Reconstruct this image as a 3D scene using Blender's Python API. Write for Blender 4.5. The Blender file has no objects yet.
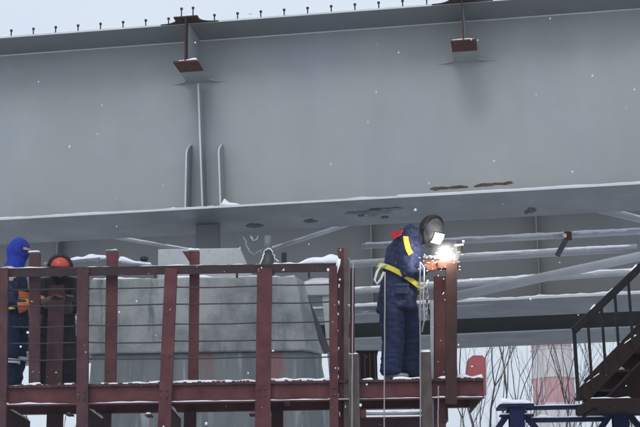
import bpy, bmesh, math, random
from mathutils import Vector, Matrix, noise
random.seed(7)
sc = bpy.context.scene
COL = sc.collection
V = Vector
R = math.radians
# ------------------------------------------------------------------ camera
F_PX, CX, CY = 1400.0, 320.0, 213.5
CAM = V((0, 0, 1.6))
PITCH, ROLL = R(15.06), -0.016
CM = Matrix.Rotation(math.pi/2 + PITCH, 3, 'X') @ Matrix.Rotation(ROLL, 3, 'Z')
cam_d = bpy.data.cameras.new('camera'); cam = bpy.data.objects.new('camera', cam_d); COL.objects.link(cam)
cam.location = CAM; cam.rotation_euler = CM.to_euler()
cam_d.sensor_width = 36; cam_d.lens = 36*F_PX/640; cam_d.clip_start = .1; cam_d.clip_end = 3000
sc.camera = cam
def ray(x, y): return CM @ V(((x-CX)/F_PX, -(y-CY)/F_PX, -1))
def P(x, y, Y):
    d = ray(x, y); return CAM + d*(Y/d.y)
# girder frame: u along, w away from the viewer, z up
S = -0.14923; L_ = math.hypot(1, S)
GD = V((1/L_, S/L_, 0)); GN = V((-S/L_, 1/L_, 0)); GO = V((0, 17.5, 0))
ZB = 6.46; ZT = 9.107
def G(u, w, z): return GO + GD*u + GN*w + V((0, 0, z))
def PG(x, y, w):                      # point of the plane w seen at x, y -> (u, z)
    d = ray(x, y); t = (w - (CAM-GO).dot(GN))/d.dot(GN); p = CAM + d*t
    return (p-GO).dot(GD), p.z

# ------------------------------------------------------------------ materials
def nt(name):
    m = bpy.data.materials.new(name); m.use_nodes = True
    n = m.node_tree.nodes; l = m.node_tree.links
    return m, n, l, n['Principled BSDF']
def mixc(n, l, a, b, fac, mode='MIX'):
    x = n.new('ShaderNodeMix'); x.data_type = 'RGBA'; x.blend_type = mode
    for s, v in ((x.inputs[6], a), (x.inputs[7], b), (x.inputs[0], fac)):
        if hasattr(v, 'is_linked') or hasattr(v, 'links'): l.new(v, s)
        elif isinstance(v, tuple): s.default_value = (*v[:3], 1)
        else: s.default_value = v
    return x.outputs[2]
def noi(n, l, scale, detail=4, stretch=(1, 1, 1), rough=.55, off=(0, 0, 0)):
    tc = n.new('ShaderNodeNewGeometry'); mp = n.new('ShaderNodeMapping')
    mp.inputs['Scale'].default_value = stretch; mp.inputs['Location'].default_value = off
    l.new(tc.outputs['Position'], mp.inputs[0])
    t = n.new('ShaderNodeTexNoise'); t.inputs['Scale'].default_value = scale; t.inputs['Detail'].default_value = detail
    t.inputs['Roughness'].default_value = rough
    l.new(mp.outputs[0], t.inputs[0]); return t.outputs[0]
def ramp(n, l, src, stops):
    r = n.new('ShaderNodeValToRGB'); e = r.color_ramp.elements
    e[0].position, e[0].color = stops[0][0], (*[stops[0][1]]*3, 1)
    e[1].position, e[1].color = stops[1][0], (*[stops[1][1]]*3, 1)
    for p, c in stops[2:]:
        k = e.new(p); k.color = (c, c, c, 1)
    l.new(src, r.inputs[0]); return r.outputs[0]
def bump(n, l, b, src, dist=.01, strength=.5):
    x = n.new('ShaderNodeBump'); x.inputs['Distance'].default_value = dist; x.inputs['Strength'].default_value = strength
    l.new(src, x.inputs['Height']); l.new(x.outputs[0], b.inputs['Normal'])
def paint(name, c, c2=None, rough=.5, var=.5, vs=1.2, flecks=0, rust=None, rust_amt=.62, streak=0, metal=0, bs=30, bd=.002, spec=.4):
    m, n, l, b = nt(name)
    c2 = c2 or tuple(x*.72 for x in c)
    col = mixc(n, l, c, c2, ramp(n, l, noi(n, l, vs, 6), [(.35, 0), (.7, var)]))
    col = mixc(n, l, col, tuple(x*.8 for x in c2), ramp(n, l, noi(n, l, vs*9, 5), [(.5, 0), (.8, var*.6)]))
    if streak:
        col = mixc(n, l, col, tuple(x*.6 for x in c2), ramp(n, l, noi(n, l, 3, 5, (3, 3, .25)), [(.5, 0), (.75, streak)]))
    if rust:
        col = mixc(n, l, col, rust, ramp(n, l, noi(n, l, 7, 8, off=(3, 1, 5), rough=.7), [(rust_amt, 0), (rust_amt+.08, .85)]))
    if flecks:
        col = mixc(n, l, col, (.75, .77, .8), ramp(n, l, noi(n, l, 26, 2, off=(7, 7, 7)), [(flecks, 0), (flecks+.015, 1)]))
    l.new(col, b.inputs['Base Color'])
    b.inputs['Roughness'].default_value = rough; b.inputs['Metallic'].default_value = metal
    b.inputs['Specular IOR Level'].default_value = spec
    bump(n, l, b, noi(n, l, bs, 5), bd, .6)
    return m
def girder_paint(name, c, dark=1.0):
    m, n, l, b = nt(name)
    c = tuple(x*dark for x in c)
    col = mixc(n, l, c, tuple(x*.86 for x in c), ramp(n, l, noi(n, l, .45, 4, (1, 1, 1)), [(.35, 0), (.7, 1)]))
    col = mixc(n, l, col, (c[0]*.93, c[1]*.97, c[2]*1.06), ramp(n, l, noi(n, l, .8, 3, off=(4, 9, 2)), [(.5, 0), (.62, .7)]))
    col = mixc(n, l, col, tuple(x*.72 for x in c), ramp(n, l, noi(n, l, 1.6, 6, (1.4, 1.4, .25)), [(.5, 0), (.8, .22)]))
    col = mixc(n, l, col, tuple(x*1.18 for x in c), ramp(n, l, noi(n, l, 2.4, 6, (.7, .7, .5), off=(2, 5, 1)), [(.5, 0), (.8, .35)]))
    col = mixc(n, l, col, tuple(x*.55 for x in c), ramp(n, l, noi(n, l, 14, 6, off=(1, 2, 3), rough=.75), [(.66, 0), (.76, .5)]))
    col = mixc(n, l, col, (.40, .42, .43), ramp(n, l, noi(n, l, 5, 9, (1, 1, 1), off=(8, 8, 3), rough=.8), [(.66, 0), (.72, .35)]))
    l.new(col, b.inputs['Base Color'])
    l.new(ramp(n, l, noi(n, l, 2, 5), [(.3, .42), (.7, .62)]), b.inputs['Roughness'])
    b.inputs['Specular IOR Level'].default_value = .45
    bump(n, l, b, noi(n, l, 1.1, 3), .02, .35)
    return m
GREY = (.312, .332, .333)
M = {}
M['girder'] = girder_paint('grey_girder_paint', GREY)
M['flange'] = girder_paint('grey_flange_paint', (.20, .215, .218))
M['girder_edge'] = paint('pale_grey_edge_paint', (.60, .62, .64), var=.5, vs=3)
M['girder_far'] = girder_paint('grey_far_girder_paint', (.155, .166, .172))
M['dark_web'] = paint('shade_dark_web', (.016, .02, .025), var=.5, rough=.7)  # near-black colour stands in for shade on the farthest girder web
M['dark_stub'] = paint('dark_grey_primer', (.06, .063, .07), var=.6)
M['pipe'] = paint('grey_pipe_paint', (.46, .475, .50), var=.6, vs=3, rough=.5)
M['rust'] = paint('bare_rusty_steel', (.115, .032, .018), (.055, .018, .012), rough=.85, vs=9, var=1, flecks=.80, bs=60)
M['rust_dark'] = paint('dark_rusty_steel', (.06, .022, .016), (.03, .014, .012), rough=.85, vs=9, var=1, flecks=.82)
M['stain'] = paint('rust_stain', (.13, .085, .055), (.045, .033, .025), rough=.9, vs=14, var=1)
M['black_spot'] = paint('burnt_paint', (.03, .034, .036), (.09, .10, .10), rough=.7, vs=18, var=1)
M['scar'] = paint('scarred_paint', (.075, .09, .09), (.19, .21, .215), rough=.6, vs=16, var=1)
M['red'] = paint('red_brown_paint', (.070, .019, .022), (.125, .043, .046), rough=.65, vs=5, var=1, flecks=.745, rust=(.04, .02, .02), rust_amt=.58, streak=.8, spec=.25)
M['red_dull'] = paint('dull_brown_red_paint', (.065, .025, .029), (.10, .046, .05), rough=.7, vs=4, var=.9, flecks=.75, rust=(.045, .025, .022), rust_amt=.58, streak=.4)
M['red_bright'] = paint('faded_red_paint', (.44, .11, .115), (.36, .09, .095), rough=.6, vs=3, var=.7, flecks=.77)
M['rail'] = paint('dark_brown_rail', (.030, .020, .022), (.052, .030, .032), rough=.6, vs=6, var=1, flecks=.74, spec=.2)
M['mauve'] = paint('frosted_brown_red_paint', (.095, .045, .05), (.055, .022, .027), rough=.7, vs=6, var=1, flecks=.74, streak=.7, spec=.25)
M['channel'] = paint('weathered_grey_brown_steel', (.105, .082, .074), (.055, .042, .038), rough=.75, vs=7, var=1, flecks=.73, streak=.5)
M['rod'] = paint('dark_steel_rod', (.035, .035, .038), rough=.6, flecks=.8)
M['galv'] = paint('galvanised_steel', (.30, .32, .34), (.2, .21, .22), rough=.45, vs=12, var=.8, metal=.2, flecks=.72)
M['rope'] = paint('pale_steel_rod', (.28, .28, .3), rough=.55, var=.4)
M['black'] = paint('black_painted_steel', (.007, .007, .009), (.018, .013, .012), rough=.6, vs=8, var=.7, flecks=.77, spec=.15)
M['blackbrown'] = paint('dark_brown_steel', (.016, .009, .009), (.03, .014, .011), rough=.75, vs=7, var=.9, flecks=.75, spec=.12)
M['blue'] = paint('dark_blue_paint', (.006, .011, .055), (.006, .008, .024), rough=.6, vs=6, var=.8, flecks=.76, spec=.15)
M['stud'] = paint('dark_stud_steel', (.03, .03, .035), rough=.6)
def snow_mat(name='snow', c=(.82, .85, .9)):
    m, n, l, b = nt(name)
    col = mixc(n, l, c, tuple(x*.86 for x in c), ramp(n, l, noi(n, l, 6, 5), [(.4, 0), (.75, .7)]))
    l.new(col, b.inputs['Base Color']); b.inputs['Roughness'].default_value = .75
    b.inputs['Subsurface Weight'].default_value = 0
    bump(n, l, b, noi(n, l, 45, 6), .012, .7); return m
M['snow'] = snow_mat()
M['ground'] = snow_mat('trampled_snow', (.62, .65, .7))
def concrete():
    m, n, l, b = nt('pier_concrete')
    c = (.29, .305, .305)
    col = mixc(n, l, c, (.17, .19, .195), ramp(n, l, noi(n, l, 1.3, 7, (1, 1, .6)), [(.38, 0), (.68, .9)]))
    col = mixc(n, l, col, (.40, .42, .42), ramp(n, l, noi(n, l, 2.2, 7, (2, 2, .35), off=(5, 2, 8)), [(.55, 0), (.8, .7)]))
    col = mixc(n, l, col, (.085, .10, .11), ramp(n, l, noi(n, l, 1.7, 8, (3.2, 3.2, .55), off=(1, 7, 3), rough=.68), [(.57, 0), (.69, .9)]))
    col = mixc(n, l, col, (.11, .125, .13), ramp(n, l, noi(n, l, .9, 9, off=(4, 4, 1), rough=.7), [(.44, 0), (.62, .95)]))
    # rain streaks
    col = mixc(n, l, col, (.12, .14, .15), ramp(n, l, noi(n, l, 5, 6, (4, 4, .22)), [(.55, 0), (.8, .55)]))
    l.new(col, b.inputs['Base Color']); b.inputs['Roughness'].default_value = .85
    bump(n, l, b, noi(n, l, 18, 8), .01, .7); return m
M['concrete'] = concrete()
def concrete_low():
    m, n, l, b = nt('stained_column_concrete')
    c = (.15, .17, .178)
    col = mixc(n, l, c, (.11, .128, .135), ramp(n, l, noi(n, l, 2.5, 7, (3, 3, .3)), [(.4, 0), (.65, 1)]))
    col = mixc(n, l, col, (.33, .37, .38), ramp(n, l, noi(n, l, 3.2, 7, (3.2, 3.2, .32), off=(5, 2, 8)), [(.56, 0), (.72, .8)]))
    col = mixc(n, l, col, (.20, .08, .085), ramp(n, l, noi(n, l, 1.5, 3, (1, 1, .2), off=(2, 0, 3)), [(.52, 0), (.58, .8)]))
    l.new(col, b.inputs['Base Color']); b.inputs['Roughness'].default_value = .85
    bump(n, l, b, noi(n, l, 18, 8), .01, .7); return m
M['concrete_low'] = concrete_low()
M['pad'] = paint('pale_pad_concrete', (.43, .45, .455), (.34, .36, .365), rough=.8, vs=2, var=.8, flecks=.8)
def cloth(name, c, c2=None, rough=.8, dirt=.5):
    m, n, l, b = nt(name); c2 = c2 or tuple(x*.55 for x in c)
    col = mixc(n, l, c, c2, ramp(n, l, noi(n, l, 4, 5), [(.38, 0), (.68, .7)]))
    col = mixc(n, l, col, (.20, .22, .27), ramp(n, l, noi(n, l, 22, 6, rough=.78), [(.56, 0), (.76, dirt)]))
    l.new(col, b.inputs['Base Color']); b.inputs['Roughness'].default_value = rough
    b.inputs['Specular IOR Level'].default_value = .25
    bump(n, l, b, noi(n, l, 90, 4), .003, .5); return m
M['navy'] = cloth('navy_work_cloth', (.012, .019, .058), (.007, .010, .03), dirt=.35)
M['navy_light'] = cloth('frosty_blue_jacket_cloth', (.017, .024, .068), (.007, .010, .030), dirt=.75)
M['navy_trouser'] = cloth('navy_trouser_cloth', (.008, .018, .058), (.005, .009, .026), dirt=.12)
M['royal'] = cloth('royal_blue_knit', (.014, .040, .34), (.007, .016, .16), dirt=0)
M['orange'] = cloth('orange_cloth', (.50, .15, .05), (.4, .1, .03), dirt=.2)
M['beige'] = cloth('pale_peach_reflective_cloth', (.60, .44, .36), dirt=.1)
M['reflect'] = cloth('reflective_band', (.62, .65, .68), dirt=.2)
M['yellow'] = cloth('yellow_webbing', (.66, .56, .06), (.40, .33, .05), dirt=.4)
M['red_cloth'] = cloth('red_cloth', (.42, .022, .035), dirt=.2)
M['blackcloth'] = cloth('black_cloth', (.012, .012, .016), dirt=.1)
M['darkred_cloth'] = cloth('dark_maroon_cloth', (.06, .018, .02), dirt=.1)
M['glove'] = cloth('rust_brown_leather', (.20, .07, .03), (.09, .035, .02), dirt=.2)
M['greyglove'] = cloth('dark_grey_glove', (.09, .07, .065), dirt=.3)
M['boot'] = cloth('snowy_boot_leather', (.05, .048, .05), (.4, .42, .46), dirt=.8)
M['skin'] = cloth('skin', (.50, .27, .20), (.44, .22, .16), rough=.55, dirt=0)
M['mask'] = paint('scuffed_dark_mask', (.075, .078, .082), (.02, .022, .025), rough=.45, vs=12, var=1, flecks=.73)
M['maskblack'] = paint('black_cap', (.008, .008, .010), rough=.6)
M['lens'] = paint('pale_visor_reflection', (.74, .75, .80), (.6, .61, .66), rough=.45, vs=20, var=.4)  # pale base colour stands in for the sky and arc reflection
M['helmet'] = paint('orange_red_helmet', (.50, .055, .028), (.30, .035, .02), rough=.35, var=.4)
def emis(name, c, s):
    m = bpy.data.materials.new(name); m.use_nodes = True; n = m.node_tree.nodes; n.clear()
    e = n.new('ShaderNodeEmission'); o = n.new('ShaderNodeOutputMaterial')
    e.inputs[0].default_value = (*c, 1); e.inputs[1].default_value = s
    m.node_tree.links.new(e.outputs[0], o.inputs[0]); return m
M['arc'] = emis('arc_flame', (1, .95, .92), 9)
M['spark'] = emis('hot_sparks', (1, .88, .74), 6)
M['bark'] = paint('wet_bark', (.13, .105, .10), (.045, .038, .036), rough=.9, vs=5, var=.9)
M['wall_pink'] = paint('haze_paled_pink', (.52, .26, .27), (.46, .22, .23), rough=.85, vs=.5, var=.6, bs=8)  # chimney red paled in the colour itself, as if through haze
M['wall_beige'] = paint('beige_render', (.64, .60, .60), (.56, .52, .52), rough=.85, vs=.4, var=.6)
M['frame_white'] = paint('white_window_frame', (.6, .58, .58), var=.3)
M['glass'] = paint('dull_window_glass', (.20, .21, .23), (.12, .13, .15), rough=.15, vs=.6, var=.8, spec=.6)

# ------------------------------------------------------------------ builders
BASE = {}
def tag(o, label=None, cat=None, group=None, kind=None):
    for k, v in (('label', label), ('category', cat), ('group', group), ('kind', kind)):
        if v: o[k] = v
    return o
def thing(name, label, cat, loc, group=None, kind=None):
    o = bpy.data.objects.new(name, None); COL.objects.link(o); o.location = V(loc); o.empty_display_size = .1
    BASE[o] = V(loc); return tag(o, label, cat, group, kind)
class MB:
    def __init__(s): s.v = []; s.f = []
    def add(s, vs, fs):
        o = len(s.v); s.v += [V(p) for p in vs]; s.f += [[o+i for i in f] for f in fs]; return s
    def hexa(s, p):                                    # 8 points: bottom loop, top loop
        return s.add(p, [[3, 2, 1, 0], [4, 5, 6, 7], [0, 1, 5, 4], [1, 2, 6, 5], [2, 3, 7, 6], [3, 0, 4, 7]])
    def box(s, a, b):
        x0, y0, z0 = a; x1, y1, z1 = b
        return s.hexa([(x0, y0, z0), (x1, y0, z0), (x1, y1, z0), (x0, y1, z0), (x0, y0, z1), (x1, y0, z1), (x1, y1, z1), (x0, y1, z1)])
    def gbox(s, u0, u1, w0, w1, z0, z1):
        return s.hexa([G(u0, w0, z0), G(u1, w0, z0), G(u1, w1, z0), G(u0, w1, z0), G(u0, w0, z1), G(u1, w0, z1), G(u1, w1, z1), G(u0, w1, z1)])
    def prism(s, pts, off):                            # flat polygon pushed by off
        n = len(pts); off = V(off); pts = [V(p) for p in pts]
        s.add(pts+[p+off for p in pts], [list(range(n))[::-1], list(range(n, 2*n))]+[[i, (i+1) % n, n+(i+1) % n, n+i] for i in range(n)]); return s
    def bar(s, a, b, prof, side=V((0, 1, 0))):         # extrude 2-D profile [(side, other)] from a to b
        a, b = V(a), V(b); t = (b-a).normalized(); sd = (side-t*side.dot(t)).normalized(); o = t.cross(sd)
        n = len(prof)
        return s.add([a+sd*p+o*q for p, q in prof]+[b+sd*p+o*q for p, q in prof],
                     [list(range(n)), list(range(n, 2*n))[::-1]]+[[i, n+i, n+(i+1) % n, (i+1) % n] for i in range(n)])
    def tube(s, pts, r, n=10, cap=True, sx=1.0, side=None):
        pts = [V(p) for p in pts]; rs = r if isinstance(r, (list, tuple)) else [r]*len(pts)
        o = len(s.v); sd = side or V((.31, .9, .13))
        for i, p in enumerate(pts):
            t = (pts[min(i+1, len(pts)-1)]-pts[max(i-1, 0)]).normalized()
            e = (sd-t*sd.dot(t))
            if e.length < 1e-4: e = t.orthogonal()
            e.normalize(); g = t.cross(e)
            if not side: sd = e
            rr = rs[i]; ra, rb = rr if isinstance(rr, tuple) else (rr*sx, rr)
            s.v += [p+e*math.cos(k*2*math.pi/n)*ra+g*math.sin(k*2*math.pi/n)*rb for k in range(n)]
        for i in range(len(pts)-1):
            for k in range(n):
                a = o+i*n+k; b = o+i*n+(k+1) % n; s.f.append([a, b, b+n, a+n])
        if cap: s.f.append([o+k for k in range(n)][::-1]); s.f.append([o+(len(pts)-1)*n+k for k in range(n)])
        return s
    def ball(s, c, r, mat=None, nu=16, nv=10, fn=None):
        c = V(c); r = V(r) if not isinstance(r, (int, float)) else V((r, r, r)); vs = []; fs = []
        for j in range(nv+1):
            th = math.pi*j/nv
            for i in range(nu):
                ph = 2*math.pi*i/nu
                q = V((math.sin(th)*math.cos(ph), math.sin(th)*math.sin(ph), math.cos(th)))
                if fn: q = fn(q)
                q = V((q.x*r.x, q.y*r.y, q.z*r.z))
                vs.append(c+(mat @ q if mat else q))
        for j in range(nv):
            for i in range(nu):
                a = j*nu+i; b = j*nu+(i+1) % nu; fs.append([a, a+nu, b+nu, b])
        return s.add(vs, fs)
    def mesh(s, name, off=V((0, 0, 0))):
        me = bpy.data.meshes.new(name); me.from_pydata([tuple(p-off) for p in s.v], [], s.f)
        bm = bmesh.new(); bm.from_mesh(me); bmesh.ops.remove_doubles(bm, verts=bm.verts, dist=1e-5)
        bmesh.ops.recalc_face_normals(bm, faces=bm.faces); bm.to_mesh(me); bm.free(); return me
    def build(s, name, mat, parent=None, smooth=False, bevel=0, label=None):
        off = BASE[parent] if parent else (sum(s.v, V())/len(s.v))
        me = s.mesh(name, off); me.materials.append(M[mat] if isinstance(mat, str) else mat)
        o = bpy.data.objects.new(name, me); COL.objects.link(o)
        if parent: o.parent = parent; BASE[o] = off
        else: o.location = off; BASE[o] = off
        if smooth: me.shade_smooth()
        if bevel:
            b = o.modifiers.new('bevel', 'BEVEL'); b.width = bevel; b.segments = 2; b.limit_method = 'ANGLE'
        if label: o['label'] = label
        return o
def C_prof(w, d, t):          # channel: back face at side=-d/2.. open to +side
    return [(0, -w/2), (d, -w/2), (d, -w/2+t), (t, -w/2+t), (t, w/2-t), (d, w/2-t), (d, w/2), (0, w/2)]
def R_prof(a, b): return [(-a/2, -b/2), (a/2, -b/2), (a/2, b/2), (-a/2, b/2)]
def I_prof(h, b, t):          # side = flange width, other = height
    return [(-b/2, -h/2), (b/2, -h/2), (b/2, -h/2+t), (t/2, -h/2+t), (t/2, h/2-t), (b/2, h/2-t), (b/2, h/2), (-b/2, h/2), (-b/2, h/2-t), (-t/2, h/2-t), (-t/2, -h/2+t), (-b/2, -h/2+t)]
def snow_strip(a, b, w, h, seed=0, step=.03, cover=0.0, across=V((0, 1, 0)), parent=None, name='snow_cover', sm=1.0):
    a, b = V(a), V(b); n = max(3, int((b-a).length/step)); m = MB(); K = 6; rows = []
    for i in range(n+1):
        t = i/n; p = a.lerp(b, t); q = p*1.0+V((seed*3.1, 0, 0))
        k = .62+.9*sm*noise.noise(q*2.2)+.55*sm*noise.noise(q*9)
        hh = h*max(0, k-cover) if cover else h*max(.12, k)
        if i in (0, n): hh = h*.02
        ww = w*(.75+.35*noise.noise(q*5+V((9, 0, 0))))*(1 if hh > h*.03 else .25)
        rows.append([p+across*(ww/2*math.cos(math.pi*j/K))+V((0, 0, hh*math.sin(math.pi*j/K)+.001)) for j in range(K+1)])
    vs = [p for r in rows for p in r]; fs = []
    for i in range(n):
        for j in range(K):
            c = i*(K+1)+j; fs.append([c, c+1, c+K+2, c+K+1])
        fs.append([i*(K+1), (i+1)*(K+1), (i+1)*(K+1)+K, i*(K+1)+K])
    m.add(vs, fs); return m.build(name, 'snow', parent, smooth=True) if parent is not False else m
def blob_patch(c, eu, ev, nrm, ru, rv, seed, th=.004):
    n = 22; pts = []
    for i in range(n):
        a = 2*math.pi*i/n; k = 1+.45*noise.noise(V((math.cos(a)*1.3+seed*7, math.sin(a)*1.3, seed)))+.25*noise.noise(V((math.cos(a)*4+seed*7, math.sin(a)*4, seed)))
        pts.append(V(c)+eu*(ru*k*math.cos(a))+ev*(rv*k*math.sin(a)))
    return MB().prism(pts, nrm*th)

# ------------------------------------------------------------------ ground
bm_ = MB(); N = 60
vs = []; fs = []
for j in range(N+1):
    for i in range(N+1):
        x = -400+800*i/N; y = -200+1000*j/N
        x = (i/N-.5); x = x*abs(x)*4*400; yy = j/N; yy = yy*yy*1200-60
        vs.append(V((x, yy, .18*noise.noise(V((x*.2, yy*.2, 0))))))
for j in range(N):
    for i in range(N): a = j*(N+1)+i; fs.append([a, a+1, a+N+2, a+N+1])
g = bm_.add(vs, fs).build('ground', 'ground', smooth=True); tag(g, kind='structure')

# ------------------------------------------------------------------ girder 1
U0, U1 = -16, 16
g1 = thing('steel_girder', 'nearest tall grey steel bridge girder, with studs on top and rust-ended crossbeam stubs', 'girder', G(0, .6, ZB), 'bridge girders side by side')
TF = .03
MB().gbox(U0, U1, .6, .618, ZB+TF, ZT-TF).build('web', 'girder', g1)
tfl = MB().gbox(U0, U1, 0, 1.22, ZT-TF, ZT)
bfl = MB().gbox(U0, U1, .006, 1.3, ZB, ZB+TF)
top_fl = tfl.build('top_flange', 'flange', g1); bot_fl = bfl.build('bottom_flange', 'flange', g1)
MB().gbox(U0, U1, -.002, .004, ZB+.001, ZB+TF-.001).build('flange_edge', 'girder_edge', g1)
MB().gbox(U0, U1, -.005, -.001, ZT-TF+.004, ZT-.002).build('flange_edge', 'girder_edge', g1)
w_ = MB().tube([G(U0, .594, ZT-TF-.005), G(U1, .594, ZT-TF-.005)], .011, 6); w_.build('weld_seam', 'girder_edge', g1)
sn = snow_strip(G(U0, .22, ZT), G(U1, .22, ZT), .40, .055, 3, .05, across=GN, parent=g1)
# studs
uA = PG(12, 30, .12)[0]
k = 0; u = uA-.325*6
bars = []
stub_us = []
def stud(u, w, par):
    m = MB().tube([G(u, w, ZT), G(u, w, ZT+.125)], .0095, 8); m.tube([G(u, w, ZT+.118), G(u, w, ZT+.143)], .019, 10)
    return m.build('shear_stud', 'stud', par)
while u < 5.6:
    stud(u, .12, g1); u += .3235
def crossbeam(px_c, py_join, seed):
    uc, zj = PG(px_c, py_join, .597)
    zb = 8.445; w0 = -.235; hw = .165; t = .018
    if seed == 2: zb = 8.475; w0 = -.2
    um = GD
    par = thing('crossbeam_stub', None, None, G(uc, .6, zb)); par.parent = g1; par.location = G(uc, .6, zb)-BASE[g1]
    def flare(wa, wb, half, extra, n=10, start=.0):
        # outline: straight part at wa, concave flare to wb
        Lh = [];
        for i in range(n+1):
            s_ = i/n; w = wa+(wb-wa)*s_; e = extra*(1-math.sqrt(max(0, 1-s_**2)))if s_ < 1 else extra
            Lh.append((half+e, w))
        return Lh
    fl = flare(.44, .597, hw, .24)
    pts = [G(uc-hw, w0+.38, zb), G(uc-hw, .44, zb)]+[G(uc-h, w, zb) for h, w in fl[1:]]+[G(uc+h, w, zb) for h, w in fl[::-1][:-1]]+[G(uc+hw, .44, zb), G(uc+hw, w0+.38, zb)]
    MB().prism(pts, (0, 0, t)).build('bottom_flange', 'girder', par)
    MB().gbox(uc-hw, uc+hw, w0, w0+.378, zb-.001, zb+t-.001).build('bare_flange_end', 'rust', par, label='unpainted rusty end of the lower flange')
    fl = flare(-.13, -.007, hw, .24)
    pts = [G(uc-hw, w0, ZT-t-.003), G(uc-hw, -.13, ZT-t-.003)]+[G(uc-h, w, ZT-t-.003) for h, w in fl[1:]]+[G(uc+h, w, ZT-t-.003) for h, w in fl[::-1][:-1]]+[G(uc+hw, -.13, ZT-t-.003), G(uc+hw, w0, ZT-t-.003)]
    MB().prism(pts, (0, 0, t)).build('top_flange', 'rust_dark', par)
    MB().gbox(uc-.007, uc+.007, w0+.14, .597, zb+t+.001, ZT-TF-.012).build('web', 'girder', par)
    MB().gbox(uc-.007, uc+.007, w0, w0+.138, zb+t+.001, ZT-TF+.004).build('bare_web_end', 'rust_dark', par)
    snow_strip(G(uc-hw, w0+.05, zb+t), G(uc+hw, w0+.05, zb+t), .09, .045, seed*5, .02, across=GN, parent=par)
    for du in (-.07, .09): stud(uc+du, w0+.06, par)
    return uc
snow_strip(G(PG(395, 197, 0)[0], .03, ZB+TF), G(12, .03, ZB+TF), .05, .024, 61, .04, across=GN, parent=g1, sm=.3)
snow_strip(G(-14, .03, ZB+TF), G(PG(215, 209, 0)[0], .03, ZB+TF), .05, .013, 62, .04, across=GN, parent=g1)
ucs = [crossbeam(199.5, 82, 1), crossbeam(466.5, 62, 2)]
crossbeam_left = crossbeam(-68, 100, 3)
# vertical stiffener and short side plates
def vplate(xt, yt, xb, wf, name, taper=0, wtop=None):
    ub, zb = PG(xb, 209, wf); ut, zt = PG(xt, yt, wf)
    zt = min(zt, 8.345) if not taper else zt
    pts = [G(ub, .597, ZB+TF+.002), G(ub, wf, ZB+TF+.002)]
    if taper:
        for k in range(7):
            s_ = k/6; z = zt-.22+.22*s_; w = wf+(.597-wf)*(1-math.cos(s_*math.pi/2)); uu = ub+(ut-ub)*(.8+.2*s_); pts.append(G(uu, w, z))
    else: pts += [G(ut, wf, zt), G(ut, .597, zt)]
    MB().prism(pts, GD*.022).build(name, 'girder', g1)
    ps = [p for p in pts[1:(-1 if taper else -1)]]
    MB().tube([p+GD*.011-GN*.006 for p in ps], .013, 6).build('plate_edge', 'girder_edge', g1)
vplate(197.5, 82, 202, .36, 'stiffener')
vplate(186, 139, 184.5, .33, 'gusset_plate', 1)
vplate(217.5, 138, 220, .33, 'gusset_plate', 1)
# snow drifts on the lower flange
def drift(x0, x1, y, w, h, sd, skew=.2):
    u0 = PG(x0, y, w)[0]; u1 = PG(x1, y, w)[0]; n = 24; m = MB(); vs = []; K = 6; fs = []
    for i in range(n+1):
        s_ = i/n; prof = (s_/skew if s_ < skew else ((1-s_)/(1-skew))**1.6)
        hh = h*max(.04, prof)*(1+.3*noise.noise(V((s_*5, sd, 0)))); u = u0+(u1-u0)*s_
        for j in range(K+1): vs.append(G(u, w-.13*math.cos(math.pi*j/K), ZB+TF+hh*math.sin(math.pi*j/K)))
    for i in range(n):
        for j in range(K): c = i*(K+1)+j; fs.append([c, c+1, c+K+2, c+K+1])
        fs.append([i*(K+1), (i+1)*(K+1), (i+1)*(K+1)+K, i*(K+1)+K])
    m.add(vs, fs).build('snow_drift', 'snow', g1, smooth=True)
drift(221, 254, 205, .16, .12, 1, .12); drift(160, 182, 210, .16, .05, 2, .7); drift(343, 392, 199, .13, .035, 3, .4)

# marks on the web above the flange
for (xa, xb, y, sd) in ((433, 449, 188.5, 1), (450, 466, 187.5, 2), (477, 491, 185.5, 3), (494, 510, 184, 4)):
    ua, z = PG(xa, y, .595); ub, _ = PG(xb, y, .595)
    mk = MB(); rm = random.Random(sd)
    for k in range(34):
        uu = rm.uniform(ua, ub); zz = z+rm.gauss(0, .007); q_ = blob_patch(G(uu, .5962-.00005*k, zz), GD, V((0, 0, 1)), -GN, rm.uniform(.02, .06), rm.uniform(.004, .010), sd*40+k, .0004); mk.add(q_.v, q_.f)
    mk.build('rust_mark', 'stain', g1)
for (x, y, ru, rv, sd, mt) in ((255, 225.5, .11, .10, 1, 'black_spot'), (310, 221, .09, .085, 2, 'black_spot'), (531.5, 210, .065, .13, 3, 'black_spot'), (527, 212, .04, .07, 8, 'black_spot'),
                           (368, 213, .14, .15, 4, 'scar'), (382, 211, .12, .13, 5, 'scar'), (385, 217, .06, .06, 6, 'black_spot'), (352, 213, .10, .06, 7, 'scar'), (394, 208.5, .10, .07, 9, 'scar'), (375, 209.5, .08, .06, 10, 'black_spot'), (361, 215, .05, .05, 11, 'black_spot')):
    d = ray(x, y); p = CAM+d*((ZB-CAM.z)/d.z)
    blob_patch(p-V((0, 0, .001+sd*.0006)), GD, GN, V((0, 0, -1)), ru, rv, sd, .003).build('scorch_mark', mt, g1)
d = ray(366, 213); p = CAM+d*((ZB-CAM.z)/d.z)
MB().tube([p+V((0, 0, -.03)), p], .03, 8).build('lug', 'galv', g1)

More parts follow.
